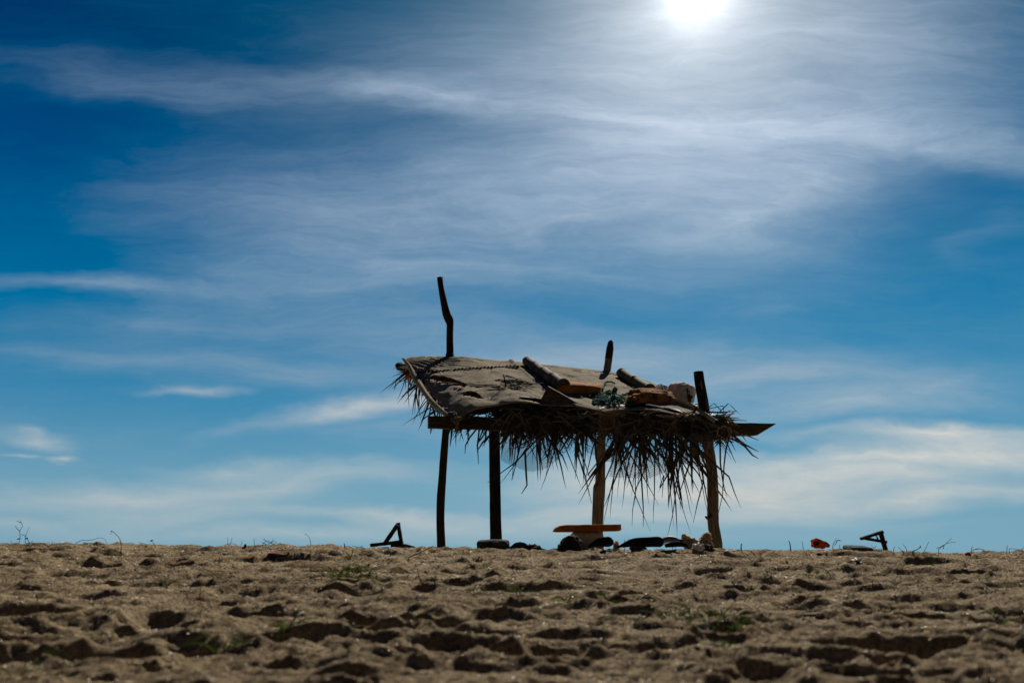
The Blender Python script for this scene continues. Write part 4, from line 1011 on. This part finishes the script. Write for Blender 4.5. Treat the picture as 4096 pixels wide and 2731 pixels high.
S1 = [
 ('dry_weed', [[(72, 2190), (80, 2153), (81, 2125), (90, 2102), (86, 2090), (84, 2078)], [(81, 2125), (68, 2110), (63, 2102)], [(86, 2090), (70, 2082)]], 'tall branching dry weed nearest the left edge of the sand crest', [(74, 2154)]),
 ('dry_weed', [[(101, 2190), (103, 2150), (109, 2130), (117, 2105)], [(103, 2145), (92, 2138), (82, 2137)], [(105, 2152), (122, 2170), (132, 2185)]], 'shorter forked dry weed just right of the tallest weed', [(106, 2152)]),
 ('dry_twig', [[(62, 2188), (52, 2172), (42, 2161)]], 'faint thin stem left of the tall branching weed', []),
 ('dry_twig', [[(128, 2186), (124, 2170), (131, 2162)]], 'tiny curled stem beside the short forked weed', []),
 ('dry_twig', [[(170, 2190), (188, 2174), (202, 2167)]], 'short slanting twig leaning right past the forked weeds', []),
 ('dry_twig', [[(200, 2185), (211, 2163)]], 'short upright twig right of the slanting twig near the left side', []),
 ('dry_twig', [[(298, 2178), (284, 2172), (271, 2167)]], 'dark twig leaning left before the long arching thread', []),
 ('dry_twig', [[(298, 2175), (318, 2165), (330, 2160), (365, 2159), (390, 2151), (405, 2151), (422, 2158), (427, 2175)]], 'long pale thread arching low over the crest at the left', []),
 ('dry_twig', [[(348, 2186), (346, 2175), (338, 2168), (333, 2169)]], 'small hooked stem under the long arching thread', []),
 ('dry_twig', [[(398, 2185), (410, 2176), (430, 2182), (460, 2200)]], 'bent dark stem at the foot of the tall green blade', []),
 ('dry_twig', [[(591, 2180), (570, 2173), (555, 2167)]], 'straight dark twig slanting left beyond the sand hump', []),
 ('dry_twig', [[(621, 2188), (612, 2172), (606, 2160)], [(608, 2165), (606, 2161)]], 'dark twig with a knobbed tip right of the sand hump', [(606, 2161)]),
 ('dry_twig', [[(912, 2186), (910, 2170), (909, 2151)]], 'first upright thin stem of the pair left of the dark lump', []),
 ('dry_twig', [[(918, 2184), (924, 2165), (930, 2150)]], 'slanting thin stem of the pair left of the dark lump', []),
 ('dry_twig', [[(893, 2184), (910, 2176), (930, 2173), (945, 2178), (952, 2185)]], 'low arched stem under the pair of thin stems', []),
 ('dry_twig', [[(963, 2186), (966, 2172), (968, 2160)]], 'small upright stem beside the black lump', []),
 ('dry_twig', [[(1016, 2186), (1016, 2165), (1015, 2152)]], 'straight upright stem just left of the tangled twigs', []),
 ('tangled_twigs', [[(1048, 2186), (1055, 2172), (1075, 2162), (1098, 2178), (1105, 2188)], [(1055, 2155), (1075, 2168), (1100, 2178)], [(1050, 2168), (1080, 2182), (1105, 2170), (1095, 2163), (1085, 2175)], [(1040, 2180), (1070, 2178), (1092, 2160), (1090, 2155)]], 'tangle of dark curved twigs on the crest left of the hooked stem', []),
 ('dry_twig', [[(1243, 2186), (1241, 2160), (1233, 2143), (1219, 2134)]], 'tall thin stem with a hooked top between twigs and left frame', []),
 ('dry_twig', [[(1378, 2184), (1376, 2172)]], 'short stub of a stem left of the triangle frame', []),
 ('dry_twig', [[(1428, 2188), (1415, 2183), (1410, 2182)], [(1428, 2188), (1445, 2185), (1452, 2180)]], 'thin low sprig touching the left end of the triangle frame', []),
 ('driftwood_stick', [[(1635, 2230), (1670, 2215), (1710, 2195), (1736, 2183)]], 'dark stick slanting up to the foot of the bent post', []),
 ('driftwood_stick', [[(1563, 2225), (1559, 2207), (1553, 2187)]], 'short dark stick standing below the left triangle frame', []),
 ('dry_twig', [[(1845, 2234), (1851, 2215), (1856, 2200)]], 'short dark stem on the sand between the first two posts', []),
 ('dry_twig', [[(2540, 2182), (2528, 2166), (2513, 2152)]], 'light brown twig crossing the long black bottle', []),
 ('dry_twig', [[(2497, 2178), (2499, 2155)]], 'tiny straight stem in front of the black bottle neck', []),
 ('dry_root', [[(2690, 2186), (2705, 2172), (2720, 2176), (2730, 2188)], [(2685, 2172), (2700, 2172), (2712, 2182), (2735, 2180)], [(2700, 2190), (2715, 2180), (2740, 2188)]], 'curled pale dry root in front of the clear bottle', []),
 ('dry_twig', [[(2966, 2188), (2967, 2176), (2968, 2172)]], 'short thick black stub on the crest right of the shelter', []),
 ('dry_twig', [[(3161, 2185), (3158, 2170), (3155, 2161)]], 'thin stem first right of the black stub', []),
 ('dry_twig', [[(3213, 2184), (3209, 2170), (3205, 2162)]], 'thin stem close on the left of the orange float', []),
 ('dry_twig', [[(3333, 2184), (3340, 2165), (3348, 2152)], [(3340, 2180), (3352, 2160), (3360, 2163)], [(3344, 2168), (3352, 2158), (3364, 2162)]], 'branched twig between the orange float and the pale board', []),
 ('dry_twig', [[(3358, 2186), (3358, 2177)]], 'tiny upright stem right of the branched twig', []),
 ('dry_twig', [[(3402, 2188), (3407, 2178)]], 'tiny stem at the left end of the pale board', []),
 ('dry_twig', [[(3500, 2196), (3490, 2184), (3484, 2178)], [(3496, 2190), (3505, 2182)]], 'small dark forked twig at the right end of the pale board', []),
 ('dry_twig', [[(3573, 2195), (3582, 2184)]], 'short stem leaning right just past the right triangle frame', []),
 ('dry_twig', [[(3627, 2194), (3618, 2182), (3612, 2176)]], 'dark twig leaning left on the crest past the right frame', []),
 ('dry_twig', [[(3612, 2208), (3603, 2198), (3595, 2187)]], 'lower twig leaning left below the crest past the right frame', []),
 ('dry_twig', [[(3648, 2212), (3665, 2202), (3680, 2192)], [(3682, 2193), (3682, 2186)]], 'thick dark twig lying slanted below the right crest', []),
 ('dry_twig', [[(3692, 2216), (3705, 2190), (3714, 2166)]], 'tall slanting dark twig right of the lying twig', []),
 ('dry_twig', [[(3756, 2196), (3775, 2180), (3805, 2151)], [(3745, 2192), (3765, 2186), (3790, 2172), (3815, 2167), (3822, 2170)], [(3776, 2195), (3777, 2180)]], 'pair of long crossing twigs on the crest at the right', []),
 ('dry_twig', [[(3870, 2220), (3890, 2200), (3915, 2190)], [(3895, 2197), (3925, 2196), (3938, 2198)]], 'forked dark twig rising from a reddish stone at the right', []),
 ('dry_twig', [[(3885, 2196), (3892, 2184)]], 'tiny stem above the forked twig at the far right', []),
 ('dry_twig', [[(4026, 2196), (4028, 2180)]], 'thin upright stem second from the right edge of the crest', []),
 ('dry_twig', [[(4035, 2194), (4060, 2195), (4080, 2198)], [(4085, 2198), (4094, 2188)]], 'low flat twig at the right edge of the crest', []),
]
for nme, lines, lab, lv in S1:
    Yq = 6.4 if lines[0][0][1] < 2197 else None
    thick = 2.6 if 'stick' in nme or 'stub' in lab or 'thick' in lab else 1.25
    stemthing(nme, lines, lab, thick, Y=Yq, leaves=lv)
# tall green curved blade at the left, and stems nearer the camera
stemthing('tall_grass', [[(485, 2222), (484, 2185), (478, 2160), (462, 2142), (446, 2127), (442, 2130), (443, 2140)]], 'tall green blade with a drooping tip on the sand hump at the left', 1.9, 'greenleaf', cat='grass')
stemthing('dry_twig', [[(805, 2420), (803, 2380), (805, 2350), (800, 2320)]], 'blurred dark stem standing in the sand left of the centre foreground', 1.3)
stemthing('dry_twig', [[(1690, 2350), (1678, 2315), (1668, 2278)], [(1690, 2350), (1694, 2330)]], 'rusty upright twig in the sand below the bent post', 3.2, 'redleaf', cat='twig')
stemthing('dry_twig', [[(1738, 2348), (1740, 2325), (1744, 2308)]], 'short dark twig just right of the rusty upright twig', 2.4, cat='twig')
stemthing('dry_twig', [[(2450, 2300), (2452, 2250), (2450, 2190)]], 'thin pale upright stem in the sand below the dark cup', .9)

# ------------------------------------------------------------ grass tufts
def tuft(sx, sy, nb, hpx, spx, label, lie=.5, name='grass_tuft', mat='greenleaf', seed=0):
    g = ghit(sx, sy); q = random.Random(seed+sx); k = g.y/F; m_ = MB()
    for i in range(max(4, int(nb*.8))):
        bx = g.x+max(-1, min(1, q.gauss(0, .5)))*spx*k*(.16 if nb < 12 else .24 if nb < 24 else .5); by = g.y+q.uniform(-.1, .1)*(.4 if nb < 12 else 1); b = Vector((bx, by, gz(bx, by)-.01))
        L_ = hpx*k*q.uniform(.6, 1.5); a = q.uniform(0, 6.28)
        d = Vector((math.cos(a)*lie, math.sin(a)*lie*.6, 1)); pts = [b]
        dd = d.normalized(); fall = q.uniform(.2, .55)
        vs = []; n = 8; wv_ = .0019*q.uniform(.6, 1.3)
        for j in range(n+1):
            wd = dd.cross(Vector((0, -1, .3)));  wd = wd.normalized() if wd.length > .01 else Vector((1, 0, 0))
            t = j/n; ww = wv_*(1-t**2.)+.0004; mid = b+Vector((0, 0, 0))
            vs += [b-wd*ww, b+Vector((0, -ww*.35, -ww*.3)), b+wd*ww]
            dd = (dd+Vector((math.cos(a)*.12, math.sin(a)*.08, -fall*.75))).normalized() if j > 1 else dd
            b = b+dd*L_/n*1.3
            zf = gz(b.x, b.y)+.003
            if b.z < zf: b.z = zf; dd.z = max(dd.z, -.05)
        fs = []
        for j in range(n): fs += [(3*j, 3*j+1, 3*j+4, 3*j+3), (3*j+1, 3*j+2, 3*j+5, 3*j+4)]
        m_.add(vs, fs)
    return tag(m_.build(name, mat, None, g), label, 'grass', 'grass tufts growing on the sand')
tuft(1380, 2300, 46, 75, 170, 'large green grass tuft on the sand below the left triangle frame', .8)
tuft(1500, 2300, 24, 45, 130, 'flat spreading grass tuft just right of the large tuft', 1.3)
tuft(1400, 2235, 6, 45, 40, 'small sparse grass tuft behind the large tuft', .6)
tuft(1100, 2245, 5, 25, 60, 'little grass sprig right below the sandal sole', .9)
tuft(660, 2345, 7, 40, 50, 'pale looping grass blades in the sand at the left', .8)
tuft(1130, 2545, 22, 75, 150, 'green grass tuft lying in the foreground left of the big hollow', 1.2)
tuft(880, 2590, 10, 90, 150, 'blurred grass blades in the left foreground sand', 1.2)
tuft(170, 2635, 12, 60, 150, 'blurred grass in the bottom left foreground', 1.1)
tuft(2080, 2375, 16, 55, 70, 'grass tuft on the sand below the bench at the middle', .8)
tuft(1900, 2365, 8, 45, 120, 'sparse low blades left of the middle grass tuft', 1.1)
tuft(2270, 2410, 10, 50, 80, 'looping grass blades right of the middle tuft', .9)
tuft(2430, 2395, 8, 60, 100, 'thin grass blades at the edge of a dark hollow right of centre', 1.0)
tuft(2740, 2470, 30, 65, 150, 'spreading green tuft left part of the right foreground grass', 1.0)
tuft(2920, 2500, 34, 75, 150, 'dense green tuft over the dark hollow in the right foreground', .9)
tuft(2560, 2495, 9, 45, 70, 'small flattened grass clump left of the right foreground tufts', 1.3)
tuft(3230, 2310, 7, 55, 40, 'small grass tuft with a pale blade below the orange float', .7)
tuft(3340, 2320, 5, 60, 80, 'few green blades right of the small tuft with the pale blade', .8)
tuft(3080, 2305, 7, 35, 100, 'thin grass on the sand below the gnarled right post', .9)
tuft(3730, 2262, 4, 35, 30, 'single small green sprig on the right slope', .6)
tuft(3980, 2480, 7, 60, 70, 'blurred green sprig in the right foreground', .8)
tuft(3960, 2330, 8, 50, 110, 'low grass near the right edge of the sand', 1.0)
tuft(2880, 2590, 12, 45, 160, 'half buried blades in a hollow below the dense tuft', 1.3)
# leafy plant at the right
g = ghit(3430, 2252); m_ = MB(); q_ = random.Random(4); k = g.y/F
for i in range(26):
    a = q_.uniform(0, 6.28); r = q_.uniform(0, 20)*k; c = g+Vector((math.cos(a)*r, math.sin(a)*r*.6, q_.uniform(2, 20)*k)); s = q_.uniform(5, 9)*k
    ax = Vector((math.cos(a), math.sin(a), q_.uniform(-.2, .6))).normalized()*s; ay = ax.cross(Vector((q_.uniform(-.3, .3), q_.uniform(-.3, .3), 1))).normalized()*s*.75
    n = 8; ring = [c+ax*math.cos(2*math.pi*t/n)+ay*math.sin(2*math.pi*t/n)+Vector((0, 0, .25*s*math.cos(4*math.pi*t/n))) for t in range(n)]
    m_.add([c]+ring, [(0, t+1, (t+1) % n+1) for t in range(n)])
    if i % 3 == 0: tube(m_, [g, c], .0015, 4)
tag(m_.build('leafy_plant', 'greenleaf', None, g), 'small round leaved green plant on the sand below the right triangle frame', 'plant')
# rusty leaves in the foreground
for sx, sy, lab in ((2790, 2592, 'left of two rusty leaves in the right foreground sand'), (2835, 2600, 'right of two rusty leaves in the right foreground sand'), (3250, 2465, 'long rusty dead leaf lying right of the dense tuft')):
    g = ghit(sx, sy); m_ = MB(); s = (40 if sx > 3000 else 12)*g.y/F
    blob(m_, g+Vector((0, 0, .005)), Vector((s, 0, .002)), Vector((0, .012, 0)), Vector((0, 0, .0035)), 2, 8, .3, 6, off=sx)
    tag(m_.build('dead_leaf', 'redleaf', None, g), lab, 'dead leaf')

# ------------------------------------------------------------ litter, grit and mica flakes on the sand (uncountable)
m_ = MB(); q_ = random.Random(77)
for i in range(750):
    y = 2.0+4.8*q_.random()**1.1; x = q_.uniform(-.85, .85)*y; g = Vector((x, y, gz(x, y)+.003)); a = q_.uniform(0, 6.28); Ls = q_.uniform(.01, .05)*(2.5 if q_.random() < .08 else 1)
    d = Vector((math.cos(a), math.sin(a)*.7, q_.uniform(-.05, .5))).normalized()
    tube(m_, [g-d*Ls*.3, g+d*Ls*.3+Vector((0, 0, q_.uniform(0, .01))), g+d*Ls], [.0016, .0014, .0007], 4)
o = m_.build('straw_litter', 'stem'); o['kind'] = 'stuff'
m_ = MB()
for i in range(420):
    y = 1.9+4.8*q_.random()**1.2; x = q_.uniform(-.85, .85)*y; s = q_.uniform(.002, .007)
    blob(m_, (x, y, gz(x, y)+s*.3), Vector((s, 0, 0)), Vector((0, s*.8, 0)), Vector((0, 0, s*.7)), 2, 3, .3, 5, off=i)
o = m_.build('grit', 'rock'); o['kind'] = 'stuff'
# sand clods and coarse grains, one uncountable cover
rg = np.random.RandomState(3); NG = 130000
gy = 1.7+5.3*rg.rand(NG)**.85; gx_ = (rg.rand(NG)*2-1)*.80*gy
gi = np.clip(np.searchsorted(rows, gy)-1, 0, NR-2); gt = (gy-rows[gi])/(rows[gi+1]-rows[gi])
gu = (gx_/(half[gi]*(1-gt)+half[gi+1]*gt)+1.25)/2.5*(NC-1); gj = np.clip(gu.astype(int), 0, NC-2); gs_ = gu-gj
gzv = (Z[gi, gj]*(1-gs_)+Z[gi, gj+1]*gs_)*(1-gt)+(Z[gi+1, gj]*(1-gs_)+Z[gi+1, gj+1]*gs_)*gt
sz = (.0009+.0034*rg.rand(NG)**2.2)*(.55+.16*gy)
oc = np.array([(1, 0, 0), (-1, 0, 0), (0, 1, 0), (0, -1, 0), (0, 0, .8), (0, 0, -.6)])
of = np.array([(0, 2, 4), (2, 1, 4), (1, 3, 4), (3, 0, 4), (2, 0, 5), (1, 2, 5), (3, 1, 5), (0, 3, 5)])
an = rg.rand(NG)*6.28; ca, sa = np.cos(an), np.sin(an)
ov = oc[None]*(.7+.6*rg.rand(NG, 6, 1))*sz[:, None, None]
vx = ov[..., 0]*ca[:, None]-ov[..., 1]*sa[:, None]+gx_[:, None]; vy = ov[..., 0]*sa[:, None]+ov[..., 1]*ca[:, None]+gy[:, None]; vz = ov[..., 2]+(gzv+sz*.15)[:, None]
me = bpy.data.meshes.new('sand_clods'); me.vertices.add(NG*6); me.vertices.foreach_set('co', np.stack([vx, vy, vz], -1).astype(np.float32).ravel())
ff = (of[None]+np.arange(NG)[:, None, None]*6).astype(np.int32).ravel(); me.loops.add(ff.size); me.loops.foreach_set('vertex_index', ff)
me.polygons.add(ff.size//3); me.polygons.foreach_set('loop_start', np.arange(0, ff.size, 3, dtype=np.int32)); me.update(calc_edges=True)
me.materials.append(MAT['clod']); o = bpy.data.objects.new('sand_clods', me); sc.collection.objects.link(o); o['kind'] = 'stuff'
m_ = MB()
for i in range(15000):
    y = 1.8+4.9*q_.random()**.9; x = q_.uniform(-.75, .75)*y; p = Vector((x, y, gz(x, y)+.003))
    hv = (SUN+(CAM-p).normalized()).normalized()
    nv = (hv+Vector((q_.gauss(0, .20), q_.gauss(0, .20), q_.gauss(0, .20)))).normalized()
    a1 = nv.orthogonal().normalized(); a2 = nv.cross(a1); s = q_.choice((.0005, .0006, .0007, .0009, .0011, .0016))*(.6+y*.12)
    m_.add([p+a1*s, p+a2*s, p-a1*s, p-a2*s], [(0, 1, 2, 3)])
o = m_.build('mica_flakes', 'flake', smooth=False); o['kind'] = 'stuff'
